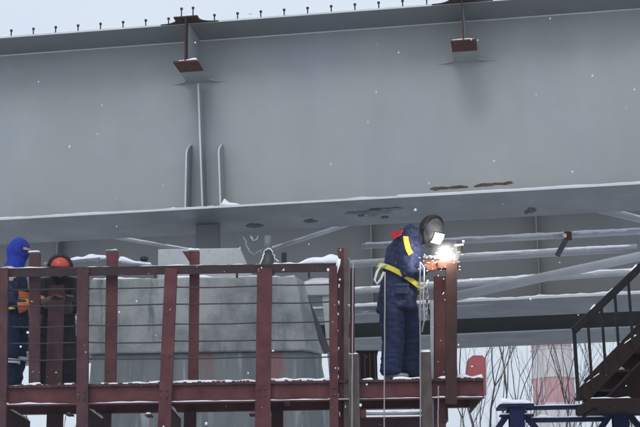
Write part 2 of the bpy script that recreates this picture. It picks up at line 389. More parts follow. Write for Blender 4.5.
# ------------------------------------------------------------------ girders 2 and 3
def box_girder(name, label, w0, width, z0, dz, webw, wm, fm, em, snow, cat='girder', th=.03):
    t = thing(name, label, cat, G(0, w0+webw, z0), 'bridge girders side by side')
    MB().gbox(-24, 20, w0+webw, w0+webw+.02, z0+th, z0+dz).build('web', wm, t)
    MB().gbox(-24, 20, w0+.004, w0+width, z0, z0+th).build('bottom_flange', fm, t)
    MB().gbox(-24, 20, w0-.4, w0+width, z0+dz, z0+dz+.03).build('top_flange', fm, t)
    MB().gbox(-24, 20, w0-.003, w0+.002, z0+.001, z0+th-.001).build('flange_edge', em, t)
    if snow: snow_strip(G(-24, w0+.1, z0+th), G(20, w0+.1, z0+th), .2, .075, 11, .08, across=GN, parent=t, sm=.4)
    return t
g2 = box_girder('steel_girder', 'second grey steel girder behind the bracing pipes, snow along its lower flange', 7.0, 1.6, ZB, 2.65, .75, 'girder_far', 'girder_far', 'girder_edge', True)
for px in (537, 372, 60):
    u, _ = PG(px, 240, 7.6); MB().gbox(u-.012, u+.012, 7.45, 7.748, ZB+.035, ZB+2.6).build('stiffener', 'girder_far', g2)
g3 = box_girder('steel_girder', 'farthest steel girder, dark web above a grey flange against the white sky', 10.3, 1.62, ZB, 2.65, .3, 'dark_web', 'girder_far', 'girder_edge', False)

# ------------------------------------------------------------------ bracing pipes
def pipe(a, b, r, label, snow=.03, group='bracing pipes between the girders', mat='pipe', cover=0):
    a, b = V(a), V(b); t = thing('bracing_pipe', label, 'pipe', (a+b)/2, group)
    MB().tube([a, b], r, 14).build('pipe', mat, t, smooth=True)
    if snow:
        ac = (b-a).cross(V((0, 0, 1))).normalized()
        snow_strip(a+V((0, 0, r*.1)), b+V((0, 0, r*.1)), r*2.5, r+snow*.9, int(a.x*10), .06, cover, across=ac, parent=t, sm=.16)
    return t
def GP(x, y, w):
    u, z = PG(x, y, w); return G(u, w, z)
pipe(GP(362, 246.5, 2.4), GP(680, 229.5, 2.4), .042, 'thin snow-topped pipe passing right behind the welder mask, uppermost long one', .05)
pipe(GP(350, 264, 4.0), GP(637, 248, 4.0), .062, 'thick grey pipe ending at the right, below the thin snowy pipe', .03)
pipe(GP(352, 291, 6.2), GP(690, 268, 6.2), .055, 'straight pipe with snow running just above the lower flange of the second girder', .055)
pipe(GP(448, 298, 3.0), GP(700, 243, 4.2), .07, 'slanting grey pipe rising to the right across the bracing', 0)
pipe(GP(580, 205, 3.0), GP(690, 231, 3.0), .055, 'pipe slanting down at the right picture edge with snow on top', .04)
pipe(GP(60, 228, 3.4), GP(200, 252, 3.4), .03, 'pale thin strut slanting down behind the concrete pad', .02)
pipe(GP(262, 252, 2.2), GP(360, 220.5, 3.2), .035, 'grey diagonal strut rising right from the snowy jack', .015)
pipe(GP(300, 318, 7.3), GP(520, 300, 7.3), .03, 'short low pipe with snow behind the welder knees', .04)
# hanging bracket on pipe
a = GP(568, 236, 2.3)
t = thing('clamp_bracket', 'small rust-topped clamp with a dark leg hanging from the thin snowy pipe', 'bracket', a)
MB().box(a+V((-.055, -.03, -.06)), a+V((.05, .03, .06))).build('clamp', 'rust', t, bevel=.006)
q = GP(557, 256, 2.3); MB().bar(a+V((-.03, -.02, -.05)), q, R_prof(.05, .075)).build('leg', 'dark_stub', t, bevel=.004)
MB().ball(a+V((-.05, -.03, .0)), (.028, .02, .035), nu=8, nv=6).build('snow_lump', 'snow', t, smooth=True)

# ------------------------------------------------------------------ concrete pier
YP = 17.2
X0 = P(90, 300, YP).x; X1 = P(296, 277, YP).x
zc = P(200, 277.5, YP).z; zl = P(200, 352, YP).z
pier = thing('concrete_pier', 'streaked grey concrete bridge pier behind the railing, carrying the girder', 'pier', ((X0+X1)/2, 18, 0))
def loft(m, secs):
    n = len(secs[0]); vs = [p for s_ in secs for p in s_]
    fs = [list(range(n))[::-1], [(len(secs)-1)*n+i for i in range(n)]]
    for k in range(len(secs)-1):
        for i in range(n): fs.append([k*n+i, k*n+(i+1) % n, (k+1)*n+(i+1) % n, (k+1)*n+i])
    return m.add(vs, fs)
xr = P(306, 352, YP).x; xr2 = P(333, 385, YP+.3).x; xs = P(304, 277, YP+.3).x; xm = P(322, 352, YP+.3).x
loft(MB(), [[(X0-.02, YP, zl), (xr, YP, zl), (xm, YP+.3, zl), (xm, 19.4, zl), (X0-.05, 19.4, zl)],
            [(X0, YP, zc), (X1, YP, zc), (xs, YP+.3, zc), (xs, 19.2, zc), (X0, 19.2, zc)]]).build('cap', 'concrete', pier, bevel=.02)
loft(MB(), [[(X0-.25, YP-.1, -.3), (xr+.35, YP-.1, -.3), (xr2+.75, YP+.3, -.3), (xr2+.75, 19.5, -.3), (X0-.3, 19.5, -.3)],
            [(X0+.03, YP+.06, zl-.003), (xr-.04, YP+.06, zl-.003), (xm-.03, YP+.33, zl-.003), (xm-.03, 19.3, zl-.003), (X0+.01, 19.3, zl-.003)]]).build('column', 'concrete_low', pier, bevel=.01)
a = P(158, 249, 17.6); b = P(240, 249, 17.6); c = P(252, 266, 17.6)
loft(MB(), [[(a.x, 17.6, zc+.002), (c.x+.05, 17.6, zc+.002), (c.x+.05, 19.1, zc+.002), (a.x, 19.1, zc+.002)],
            [(a.x, 17.6, a.z), (b.x, 17.6, a.z), (b.x, 19.1, a.z), (a.x, 19.1, a.z)]]).build('bearing_pad', 'pad', pier, bevel=.015)
MB().box((a.x+.4, 18.5, a.z+.002), (a.x+.72, 18.8, ZB-.004)).build('bearing_block', 'girder_far', pier, bevel=.01)
snow_strip((X0, YP+.1, zc), (a.x, YP+.1, zc), .22, .05, 21, parent=pier); snow_strip((a.x+.1, YP+.1, zc), (X1, YP+.1, zc), .2, .045, 22, parent=pier)
# ledge beside the pier head
e0 = P(300, 285, 18.2); e1 = P(334, 285, 18.2)
MB().box((e0.x-.1, 18.2, e0.z-.14), (e1.x, 19, e0.z)).build('side_ledge', 'pad', pier, bevel=.01)
MB().bar((e0.x+.05, 18.25, e0.z-.14), (e1.x-.1, 18.25, e0.z-.9), R_prof(.1, .09)).build('ledge_strut', 'dark_stub', pier)
MB().bar((e1.x-.1, 18.3, e0.z-.14), (e1.x+.0, 18.3, e0.z-1.5), R_prof(.1, .12)).build('ledge_strut', 'pad', pier)
snow_strip((e0.x-.1, 18.3, e0.z), (e1.x, 18.3, e0.z), .25, .12, 23, parent=pier)

# ------------------------------------------------------------------ work platform
YF = 14.0; ZD = 3.60
plat = thing('work_platform', 'red-brown welded steel work platform with railing posts and thin rods in front of the pier', 'scaffold', (-1, 14.8, 0))
XL = -5.2; XR = P(484, 395, YF).x; YR = 15.45
MB().box((XL, YF-.02, ZD), (XR, YR, ZD+.028)).build('deck', 'red_dull', plat)
# rough ragged deck front edge
m = MB(); x = XL
while x < XR-.02:
    wd = random.uniform(.025, .06); h = random.uniform(.022, .042)
    m.box((x, YF-.03-random.uniform(0, .01), ZD+.002), (min(x+wd*.8, XR), YF-.0205, ZD+h)); x += wd
m.build('deck_grating_edge', 'mauve', plat)
MB().bar((XL, YF, ZD-.085), (XR, YF, ZD-.085), [(-.0, -.083), (.075, -.083), (.075, -.072), (.01, -.072), (.01, .072), (.075, .072), (.075, .083), (0, .083)]).build('front_beam', 'red', plat)
MB().box((XL, YF-.055, ZD-.176), (XR, YF+.02, ZD-.167)).build('front_beam_flange', 'red', plat)
z3 = P(200, 411.5, YR-.1).z
MB().bar((XL, YR-.1, (z3+ZD)/2), (XR, YR-.1, (z3+ZD)/2), C_prof(ZD-.006-z3, .09, .012)).build('rear_beam', 'red', plat)
MB().box((XR-.012, YF+.08, ZD-.16), (XR, YR-.11, ZD-.003)).build('end_beam', 'red', plat)
# snow on the beam and the deck edge
snow_strip((XL, YF-.03, ZD-.167), (XR, YF-.03, ZD-.167), .05, .016, 31, .03, parent=plat)
for xa, xb, h, sd in ((-5.1, 330, .03, 32), (22, 42, .05, 33), (62, 76, .06, 40), (148, 200, .05, 34), (207, 262, .035, 35), (268, 336, .055, 36), (100, 148, .028, 41), (357, 374, .04, 37), (434, 484, .06, 38), (392, 422, .04, 39)):
    p = P(xa, 384, YF+.02).x if xa > 0 else XL; q = P(xb, 384, YF+.02).x
    snow_strip((p, YF+.03, ZD+.025), (q, YF+.03, ZD+.025), .13, h, sd, .018, parent=plat)
snow_strip((XL, 14.9, ZD+.028), (XR, 14.9, ZD+.028), 1.2, .035, 44, .06, parent=plat)
def post(xt, yt, xb, yb, Y, w, mat='red', d=.06, name='post', prof=None, down=True, side=V((0, 1, 0))):
    a = P(xt, yt, Y); b = P(xb, yb, Y)
    if down:
        k = (b.z+.05)/(a.z-b.z); b = V((b.x+(b.x-a.x)*k*.25, Y, -.05))
        b0 = P(xb, yb, Y); m = MB(); pr = prof or C_prof(w, d, .012)
        m.bar(b0, a, pr, side); m.bar(b, b0-V((0, 0, .001)), pr, side)
    else: m = MB().bar(b, a, prof or C_prof(w, d, .012), side)
    return m.build(name, mat, plat)
# tall posts at the front
post(3, 268, 1, 420, YF-.07, .10, 'mauve')
post(82.5, 268, 82, 425, YF-.07, .115, 'mauve')
post(171, 268, 164, 425, YF-.07, .125, 'red')
post(264.5, 268, 262.5, 425, YF-.07, .15, 'red', .1)
post(333, 266, 334, 425, YF-.07, .085, 'red')
for px in (3, 82.5, 171, 264.5, 333):
    p = P(px, 400, YF-.06); snow_strip((p.x-.05, YF-.03, ZD-.165), (p.x+.06, YF-.03, ZD-.165), .06, .03, int(px), .015, parent=plat)
# second row, standing higher than the rail
post(34.5, 253, 34, 384, YF+.1, .11, 'mauve', down=False)
post(112, 251, 110, 382, YF+.1, .115, 'red', down=False)
post(194.5, 251, 193, 382, YF+.1, .10, 'red', down=False)
post(341.5, 248, 341, 425, YF+.1, .085, 'red')
for px, py in ((112, 250.5), (194.5, 250.5), (34.5, 252.5)):
    p = P(px, py, YF+.13); snow_strip((p.x-.07, YF+.13, p.z-.0), (p.x+.06, YF+.13, p.z), .06, .03, int(px)+3, .015, parent=plat)
p = P(187, 254, YF+.1); MB().prism([p+V((-.05, 0, .03)), p+V((.03, 0, .03)), p+V((.03, 0, -.09))], (0, .012, 0)).build('bracket', 'red', plat)
# handrail (angle)
ra = P(-60, 269, YF-.02); rb = P(338, 262.5, YF-.02)
zr = rb.z
MB().bar((XL, YF-.02, zr-.05), (P(338, 263, YF).x, YF-.02, zr-.05), [(0, -.045), (.01, -.045), (.01, .037), (.07, .037), (.07, .045), (0, .045)]).build('handrail', 'rail', plat)
MB().box((XL, YF-.0225, zr-.015), (P(338, 263, YF).x, YF-.0205, zr-.005)).build('handrail_lip', 'mauve', plat)
snow_strip((P(272, 262, YF).x, YF+.02, zr-.006), (P(340, 262, YF).x, YF+.02, zr-.006), .07, .075, 51, .02, parent=plat)
snow_strip((XL, YF+.02, zr-.006), (P(268, 262, YF).x, YF+.02, zr-.006), .05, .022, 52, .02, cover=.35, parent=plat)
a = P(339, 259, YF-.03); b = P(336, 276, YF-.03); MB().tube([a, a.lerp(b, .3), a.lerp(b, .6), b], [.018, .022, .014, .006], 8).build('snow_clump', 'snow', plat, smooth=True)
for px in (155, 237, 309):
    p = P(px, 275, YF-.03); MB().box(p+V((-.012, -.005, -.03)), p+V((.012, .01, .03))).build('rail_stub', 'rail', plat)
# guard rods
for li, (yl, yr) in enumerate(((290, 284), (306.5, 302), (327, 322), (343.5, 339.5), (360, 356.5))):
    segs = [(-20, 4), (4, 83), (83, 168), (168, 263), (263, 331)]
    for xa, xb in segs:
        ya = yl+(yr-yl)*xa/331+random.uniform(-.6, .6); yb = yl+(yr-yl)*xb/331+random.uniform(-.6, .6)
        a = P(xa, ya, YF-.01); b = P(xb, yb, YF-.01); sag = random.uniform(.0, .012)
        pts = [a.lerp(b, s_/8)-V((0, 0, sag*math.sin(math.pi*s_/8)+random.uniform(-.001, .001))) for s_ in range(9)]
        MB().tube(pts, .0075, 6).build('guard_rod', 'rod', plat, smooth=True)
# joists and rear columns seen from below
for px in (3, 82.5, 166, 263, 333, 445):
    x = P(px, 403, YF).x
    MB().bar((x+.03, YF+.03, ZD-.285), (x+.03, YR-.25, ZD-.285), C_prof(.20, .06, .01), V((-1, 0, 0))).build('joist', 'mauve', plat)
    snow_strip((x+.02, YF+.25, ZD-.184), (x+.02, YF+1.1, ZD-.184), .06, .035, int(px)+60, .03, across=V((1, 0, 0)), parent=plat)
for px, w in ((55, .17), (104, .15), (190, .13), (277, .13), (350, .12)):
    x = P(px, 400, YR-.15).x; MB().bar((x, YR-.15, -.05), (x, YR-.15, z3-.003), C_prof(w, .08, .012)).build('rear_column', 'red_dull', plat)
x = P(54.5, 340, 14.45).x; MB().bar((x, 14.45, ZD+.03), (x, 14.45, P(54, 300, 14.45).z), C_prof(.16, .07, .012)).build('post', 'mauve', plat)
for px in (3, 82.5, 164.5, 262.5, 334, 440):
    for dx in (-.03, .03):
        for dz in (.05, .12):
            p = P(px, 395, YF); x = p.x+dx*(.5 if px in (334, 440) else 1); y0 = YF-.074 if px != 440 else YF+.056
            MB().tube([(x, y0, ZD-.17+dz), (x, y0-.012, ZD-.17+dz)], .012, 6).build('bolt', 'red_dull', plat)
# small plates hanging on the posts under the beam
for px, py in ((148, 414), (252, 413), (68, 413), (287, 402)):
    p = P(px, py, YF-.02); MB().box(p+V((-.03, 0, -.012)), p+V((.03, .2, .0))).build('cleat', 'mauve', plat)
    snow_strip(p+V((-.03, .03, 0)), p+V((.03, .03, 0)), .05, .02, px, .01, parent=plat)
# cluster of posts beside the welder (left)
post(346.5, 248, 346.5, 425, YF-.02, .05, 'channel', .03)
post(339, 262, 337.5, 425, YF+.02, .05, 'red_dull', .04)
post(352.5, 268, 352, 380, YF+.2, .05, 'red', down=False)
for k in range(11):
    y = 258+k*15+random.uniform(-6, 6); p = P(338.5+random.uniform(-1, 1), y, YF-.012); L2 = random.uniform(.01, .05)
    MB().tube([p, p-V((random.uniform(-.006, .006), 0, L2*.5)), p-V((random.uniform(-.006, .006), 0, L2))], [random.uniform(.004, .01), random.uniform(.006, .014), .004], 6).build('snow_clump', 'snow', plat, smooth=True)
# right cluster near the arc
post(440, 276, 440, 425, YF+.06, .12, 'red', .08)
post(432, 300, 432, 425, YF+.02, .035, 'galv', .03)
DP = thing('welded_post', 'dark rusty steel post under the bright welding arc, right of the welder', 'post', P(451.5, 405, YF-.09))
a = P(451.5, 264, YF-.09); b = P(451, 404, YF-.09)
MB().bar(b, a, I_prof(.075, .11, .014), V((1, 0, 0))).build('post', 'rust_dark', DP)
a2 = P(446, 262, YF-.1); MB().box(a2+V((-.09, -.02, -.07)), a2+V((.12, .04, .01))).build('head_plate', 'rust', DP, bevel=.006)
p = P(459, 246, YF-.05); MB().box(p+V((-.04, -.03, -.06)), p+V((.03, .03, .05))).build('clamp', 'maskblack', DP, bevel=.01)
MB().tube([p+V((-.05, -.03, .0)), p+V((.045, -.03, .01))], .012, 8).build('bolt', 'galv', DP)
MB().bar(p+V((0, .0, -.05)), a2+V((.09, 0, 0)), R_prof(.03, .05)).build('clamp_arm', 'dark_stub', DP)
MB().ball(p+V((.045, -.04, .04)), (.014, .014, .012), nu=8, nv=6).build('snow_lump', 'snow', DP, smooth=True)
# snowy ledge by the dark post
pp = P(466, 382, YF)
# ladder-like channels in front
lad = thing('channel_frame', 'pair of weathered grey-brown steel channels joined by snow-lined pipes below the welder feet', 'frame', P(390, 427, YF-.16))
for px, ya in ((353.5, 354), (425.5, 352)):
    a = P(px, ya, YF-.16); b = P(px-.5, 430, YF-.16)
    MB().bar((b.x, b.y, -.05), a, C_prof(.105, .05, .01)).build('channel', 'channel', lad)
    snow_strip(a+V((-.05, .02, 0)), a+V((.05, .02, 0)), .05, .02, px, .012, parent=lad)
for y, r, sn in ((397, .006, 0), (413.5, .018, 1), (417.5, .008, 0), (409, .006, 0)):
    a = P(356, y+.5, YF-.13); b = P(422, y-.5, YF-.13)
    if y == 413.5: a = P(366, y, YF-.13)
    MB().tube([a, b], r, 8).build('rung', 'galv' if sn else 'mauve', lad, smooth=True)
    if sn: snow_strip(a+V((0, 0, r*.6)), b+V((0, 0, r*.6)), .04, .02, 77, .02, parent=lad)
MB().box(P(357, 417, YF-.13), P(366, 409, YF-.11)).build('lug', 'red', lad)
# red panel under the platform behind the channels
MB().box((P(357, 427, 14.6).x, 14.6, 2.2), (P(425, 427, 14.6).x, 14.62, P(390, 417, 14.6).z)).build('kick_panel', 'red_dull', plat)
# thin pale rods standing in front of the welder
def rodthing(xt, yt, xb, Y, r, label):
    a = P(xt, yt, Y); b = P(xb, 425, Y); m = MB(); n = 14
    bb = V((b.x, Y, -.03)); pts = [bb]+[b.lerp(a, i/n)+V((random.uniform(-.002, .002), 0, 0)) for i in range(n+1)]
    tag(m.tube(pts, r, 6).build('steel_rod', 'rope', smooth=True), label, 'rod', 'thin pale rods in front of the platform')
rodthing(385, 272, 384, YF-.22, .0065, 'thin pale vertical rod passing in front of the welder back')
rodthing(420, 262, 420.5, YF-.22, .0065, 'thin pale vertical rod passing in front of the welder belly and legs')
rodthing(353, 262, 352, YF-.22, .006, 'thin pale vertical rod left of the welder over the grey-brown channel')
rodthing(438.5, 386, 438, YF-.2, .006, 'short thin rod in front of the lower end of the red post')
# dark steel boxes behind the welder legs
bx = thing('tool_crate', 'dark brown steel crate standing behind the welder legs', 'crate', (P(367, 380, 14.9).x, 14.9, ZD+.03))
a = P(357, 352, 14.7); b = P(377, 352, 14.7)
MB().box((a.x, 14.7, ZD+.03), (b.x, 15.1, a.z)).build('box', 'blackbrown', bx, bevel=.008)
for k in range(4):
    x = a.x+.02+k*(b.x-a.x-.05)/3; MB().box((x, 14.682, ZD+.05), (x+.012, 14.699, a.z-.02)).build('rib', 'red_dull', bx)
MB().box((a.x-.012, 14.685, a.z-.001), (b.x+.012, 15.11, a.z+.014)).build('lid', 'blackbrown', bx)
# faded red bin at platform end
rbx = thing('metal_bin', 'faded red sheet metal bin with a slanting side at the right end of the platform', 'bin', P(473, 381, 15.2))
q = [P(463.5, 384, 15.2), P(485, 384, 15.2), P(485, 358.5, 15.2), P(482.5, 355.3, 15.2), P(473, 355.3, 15.2), P(468.5, 359, 15.2)]
q[0].z = q[1].z = ZD+.03
MB().prism(q, (0, .2, 0)).build('body', 'red_bright', rbx)
MB().prism([q[1]+V((0.004, -.012, 0)), q[1]+V((.018, -.012, 0)), q[2]+V((.018, -.012, .0)), q[2]+V((.004, -.012, 0))], (0, .2, 0)).build('rim', 'frame_white', rbx)
# snowy tubes lying behind the handrail
def snowtube(x0, y0, x1, y1, Y, r, label, h):
    t = thing('snowy_tube', label, 'tube', P((x0+x1)/2, (y0+y1)/2, Y), 'snow-covered tubes behind the handrail')
    a, b = P(x0, y0, Y), P(x1, y1, Y); MB().tube([a, b], r, 10).build('tube', 'galv', t, smooth=True)
    snow_strip(a+V((0, 0, r*.3)), b+V((0, 0, r*.3)), r*2.4, h, x0, .02, parent=t)
snowtube(44, 264, 107, 259.5, 15.6, .02, 'snow-covered tube beside the orange helmet, behind the handrail', .06)
snowtube(72, 261, 100, 258, 15.3, .012, 'thin upper snowy tube reaching the taller red post', .03)
snowtube(118, 262, 152, 266, 15.6, .02, 'snow-covered tube right of the taller red post, behind the handrail', .07)
p = P(144, 259, 15.6); tag(MB().ball(p, (.05, .04, .035), nu=10, nv=6).build('black_cap', 'maskblack', smooth=True), 'small black knob on the snowy tube behind the handrail', 'knob')
# jack with snow and chain
jk = thing('screw_jack', 'snow-dusted grey screw jack rising behind the handrail under the girder', 'jack', P(268, 262, 15.8))
a = P(268, 275, 15.8); b = P(268, 236, 15.8)
MB().tube([a, a.lerp(b, .55)], [.085, .06], 12).build('jack_body', 'dark_stub', jk, smooth=True)
MB().tube([a.lerp(b, .551), b], .042, 12).build('screw', 'girder_far', jk, smooth=True)
pts = [P(x, y, 15.72) for x, y in ((260, 265), (263, 258), (264.5, 250), (268, 248), (272, 250), (275, 258), (280, 263))]
MB().tube([a_.lerp(b_, k_/4)+V((random.uniform(-.01, .01), 0, random.uniform(-.01, .01))) for a_, b_ in zip(pts, pts[1:]) for k_ in range(4)], [random.uniform(.003, .013) for _ in range(24)], 7).build('snow_cover', 'snow', jk, smooth=True)
p = P(284, 256, 15.9); MB().box(p+V((-.03, 0, -.06)), p+V((.03, .05, .04))).build('handle', 'maskblack', jk)
ch = thing('lifting_sling', 'frosted loop of wire sling hanging left of the screw jack', 'sling', P(250, 250, 15.9))
pts = [P(x, y, 15.9) for x, y in ((243, 237), (245, 240), (247, 247), (250, 252), (254, 255), (259, 252), (263, 250))]
MB().tube([a_.lerp(b_, k_/4)+V((random.uniform(-.006, .006), 0, random.uniform(-.006, .006))) for a_, b_ in zip(pts, pts[1:]) for k_ in range(4)], [random.uniform(.004, .012) for _ in range(24)], 7).build('wire', 'galv', ch, smooth=True)
MB().tube([P(250.5, 236, 15.9), P(253, 241, 15.9), P(257, 240, 15.9), P(258, 236, 15.9)], [.012, .016, .014, .008], 7).build('shackle', 'galv', ch, smooth=True)

# ------------------------------------------------------------------ stair at the right
YS = 12.0; SW = .62
st = thing('steel_stair', 'black and brown steel stair with railing climbing to the right at the picture edge', 'stair', P(583, 400, YS))
a = P(583, 398, YS); e = V((1, 0, 1.0)).normalized()
A0 = P(582, 396, YS); B0 = P(640, 336, YS); e = (B0-A0).normalized(); Lr = 2.4; B0 = A0+e*Lr
for yy in (YS, YS+SW):
    MB().bar(V((A0.x, yy, A0.z))+(e*.25 if yy > YS else V()), V((B0.x, yy, B0.z)), R_prof(.015, .13)).build('stringer', 'blackbrown', st, bevel=.003)
n = 10
for k in range(n):
    p = A0+e*(Lr*(k+.35)/n)
    MB().box((p.x-.02, YS+.01, p.z-.02), (p.x+.2, YS+SW-.01, p.z)).build('tread', 'blackbrown', st)
    snow_strip((p.x+.08, YS+.05, p.z), (p.x+.08, YS+SW-.05, p.z), .2, .05, k+90, .04, across=V((1, 0, 0)), parent=st)
    if k % 2 == 0: snow_strip((p.x-.02, YS-.005, p.z+.05), (p.x+.1, YS-.005, p.z+.13), .03, .02, k+190, .02, parent=st)
q = A0-V((0, 0, .1))
MB().bar(q+V((.1, .02, -.02)), q+V((.1, .02, -.02))+e*Lr, [(0, -.01), (SW-.04, -.01), (SW-.04, .01), (0, .01)]).build('soffit_plate', 'blackbrown', st)
Lz = P(590, 399, YS).z
MB().box((P(588, 399, YS).x, YS-.02, Lz-.075), (P(700, 399, YS).x, YS+SW+.02, Lz)).build('landing', 'blackbrown', st, bevel=.005)
snow_strip((P(590, 399, YS).x, YS-.01, Lz+.001), (P(631, 399, YS).x, YS-.01, Lz+.001), .035, .02, 99, .02, parent=st)
MB().prism([V((A0.x+.03, YS+.2, Lz)), V((A0.x+1.0, YS+.2, Lz)), V((A0.x+1.0, YS+.2, Lz+.97*e.z/e.x-.02))], (0, .012, 0)).build('side_plate', 'blackbrown', st)
ra, rb = P(573.5, 331, YS-.03), P(641, 266.5, YS-.03); er = (rb-ra).normalized(); rb = ra+er*2.3
MB().bar(ra, rb, R_prof(.05, .065)).build('handrail', 'black', st, bevel=.01)
for s0, s1, sd in ((0, .16, 1), (.2, .28, 2), (.42, .5, 3), (.7, .8, 4), (1.0, 1.1, 5)):
    snow_strip(ra+er*s0+V((0, 0, .035)), ra+er*s1+V((0, 0, .035)), .05, .022, sd+40, .015, parent=st)
for k in range(12):
    x = P(574, 340, YS).x+k*(.125 if k else 0)
    s_ = (x-ra.x)/er.x; top = ra+er*s_; zb = max(Lz, A0.z+(x-A0.x)*e.z/e.x)-.02 if k else Lz-.02
    MB().bar((x, YS-.03, zb), (x, YS-.03, top.z), R_prof(.018, .022 if k else .03)).build('baluster', 'black', st)
    if x < B0.x: pass
ra2 = ra+V((0, SW+.06, 0))
MB().bar(ra2+er*.6, rb+V((0, SW+.06, 0)), R_prof(.04, .045)).build('handrail', 'black', st, bevel=.01)
# ------------------------------------------------------------------ blue trestle
YT = 12.6
tr = thing('steel_trestle', 'dark blue painted steel trestle with snow on its caps under the stair', 'trestle', (P(565, 420, YT).x, YT, 0))
def cap(px, py, wpx):
    p = P(px, py, YT); w = wpx*YT/F_PX/2
    MB().box((p.x-w, YT-.14, p.z-.03), (p.x+w, YT+.14, p.z)).build('cap_plate', 'blue', tr, bevel=.004)
    MB().bar((p.x, YT-.05, -.05), (p.x, YT-.05, p.z-.031), I_prof(.13, .13, .02), V((1, 0, 0))).build('column', 'blue', tr)
    for s_ in (-1, 1):
        MB().bar((p.x+s_*.05, YT-.03, p.z-.05), (p.x+s_*.24, YT-.03, p.z-.30), R_prof(.05, .05)).build('knee_brace', 'blue', tr)
        MB().box((p.x+s_*.10-.05, YT-.1, p.z-.105), (p.x+s_*.10+.05, YT-.02, p.z-.09)).build('cleat', 'blue', tr)
        snow_strip((p.x+s_*.10-.05, YT-.06, p.z-.09), (p.x+s_*.10+.05, YT-.06, p.z-.09), .08, .03, 120+s_, .015, parent=tr)
    snow_strip((p.x-w, YT, p.z), (p.x+w, YT, p.z), .25, .075, px, .02, parent=tr)
    return p
c1 = cap(515, 405.5, 34); c2 = cap(618, 404.5, 30)
for y, h, sn in ((406, .03, 1), (418, .035, 1)):
    a = P(526, y, YT); b = P(607, y-1, YT)
    MB().box((a.x, YT-.02, b.z-h), (c2.x-.06 if y < 410 else b.x, YT+.05, b.z)).build('tie_beam', 'blue', tr)
    snow_strip((a.x, YT, b.z), (b.x, YT, b.z), .07, .025 if y < 410 else .06, y, .02, parent=tr)

# ------------------------------------------------------------------ background: building and trees
YC = 150.0
xa = P(532.5, 380, YC).x; xb = P(574, 380, YC).x; rc = (xb-xa)/2; xc = (xa+xb)/2
chm = thing('striped_chimney', 'wide haze-paled red and beige striped industrial chimney far behind the bare trees', 'chimney', (xc, YC, 0))
edges = [0, P(553, 402, YC).z-4, P(553, 402, YC).z-.4, P(553, 379, YC).z, P(553, 350.5, YC).z, P(553, 350.5, YC).z+5, P(553, 350.5, YC).z+10, P(553, 350.5, YC).z+15]
for k in range(len(edges)-1):
    z0, z1 = edges[k], edges[k+1]
    MB().tube([(xc, YC, z0+.01), (xc, YC, z1)], [rc*(1.09-z0*.0045), rc*(1.09-z1*.0045)], 48, side=V((1, 0, 0))).build('painted_band', 'wall_pink' if k % 2 == 0 else 'wall_beige', chm, smooth=False)
for k, z in enumerate(edges[2:6]):
    MB().tube([(xc, YC, z-.06), (xc, YC, z+.08)], rc*(1.09-z*.0045)+.12, 48, side=V((1, 0, 0))).build('hoop', 'wall_beige', chm)
lx = xc-rc*.72
for dx in (-.25, .25): MB().tube([(lx+dx, YC-rc*.9, 0), (lx+dx, YC-rc*.8, edges[-1])], .07, 6).build('ladder_rail', 'frame_white', chm)

def tree(x, Y, h, sd, label, lean=0):
    rnd = random.Random(sd); t = thing('bare_tree', label, 'tree', (x, Y, 0), 'bare trees beyond the bridge')
    tk = MB(); br = MB()
    def grow(p, d, L, r, depth, m):
        n = 5 if depth < 3 else 3; pts = [p]; rs = [r]; q = p.copy(); dd = d.copy()
        for i in range(n):
            dd = (dd+V((rnd.uniform(-.16, .16), rnd.uniform(-.16, .16), rnd.uniform(-.04, .12)))).normalized()
            q = q+dd*L/n; pts.append(q.copy()); rs.append(r*(1-.45*(i+1)/n))
            if depth < 4 and i >= 1 and rnd.random() < (.44 if depth else .3):
                sdv = (dd+V((rnd.uniform(-1, 1), rnd.uniform(-1, 1), rnd.uniform(-.1, .6)))*.75).normalized()
                grow(q.copy(), sdv, L*rnd.uniform(.45, .7), rs[-1]*.6, depth+1, br)
        m.tube(pts, rs, 7 if depth < 2 else 4, cap=False)
        if depth < 4:
            for _ in range(2):
                sdv = (dd+V((rnd.uniform(-1, 1), rnd.uniform(-1, 1), rnd.uniform(0, .5)))*.5).normalized()
                grow(q.copy(), sdv, L*rnd.uniform(.6, .8), rs[-1]*.8, depth+1, br)
    grow(V((x, Y, -.1)), V((lean, 0, 1)).normalized(), h*.42, h*.0095, 0, tk)
    tk.build('trunk', 'bark', t, smooth=True); br.build('crown', 'bark', t, smooth=True)
TL = [(497, 34, 9, 3, 'bare tree with upright forked stems left of the blue trestle cap', .05),
      (522, 44, 10.5, 5, 'thin bare tree rising behind the blue trestle cap', .1),
      (548, 38, 9, 8, 'slanting bare tree in front of the striped chimney', .3),
      (468, 42, 10, 12, 'bare tree behind the faded red bin', 0),
      (593, 45, 10, 15, 'bare tree seen through the stair railing', .1),
      (66, 48, 11, 21, 'bare tree glimpsed behind the stooping worker in black', 0),
      (443, 36, 8, 26, 'bare tree glimpsed below the right end of the platform', .1)]
for px, Y, h, sd, lb, ln in TL: tree(P(px, 400, Y).x, Y, h, sd, lb, ln)

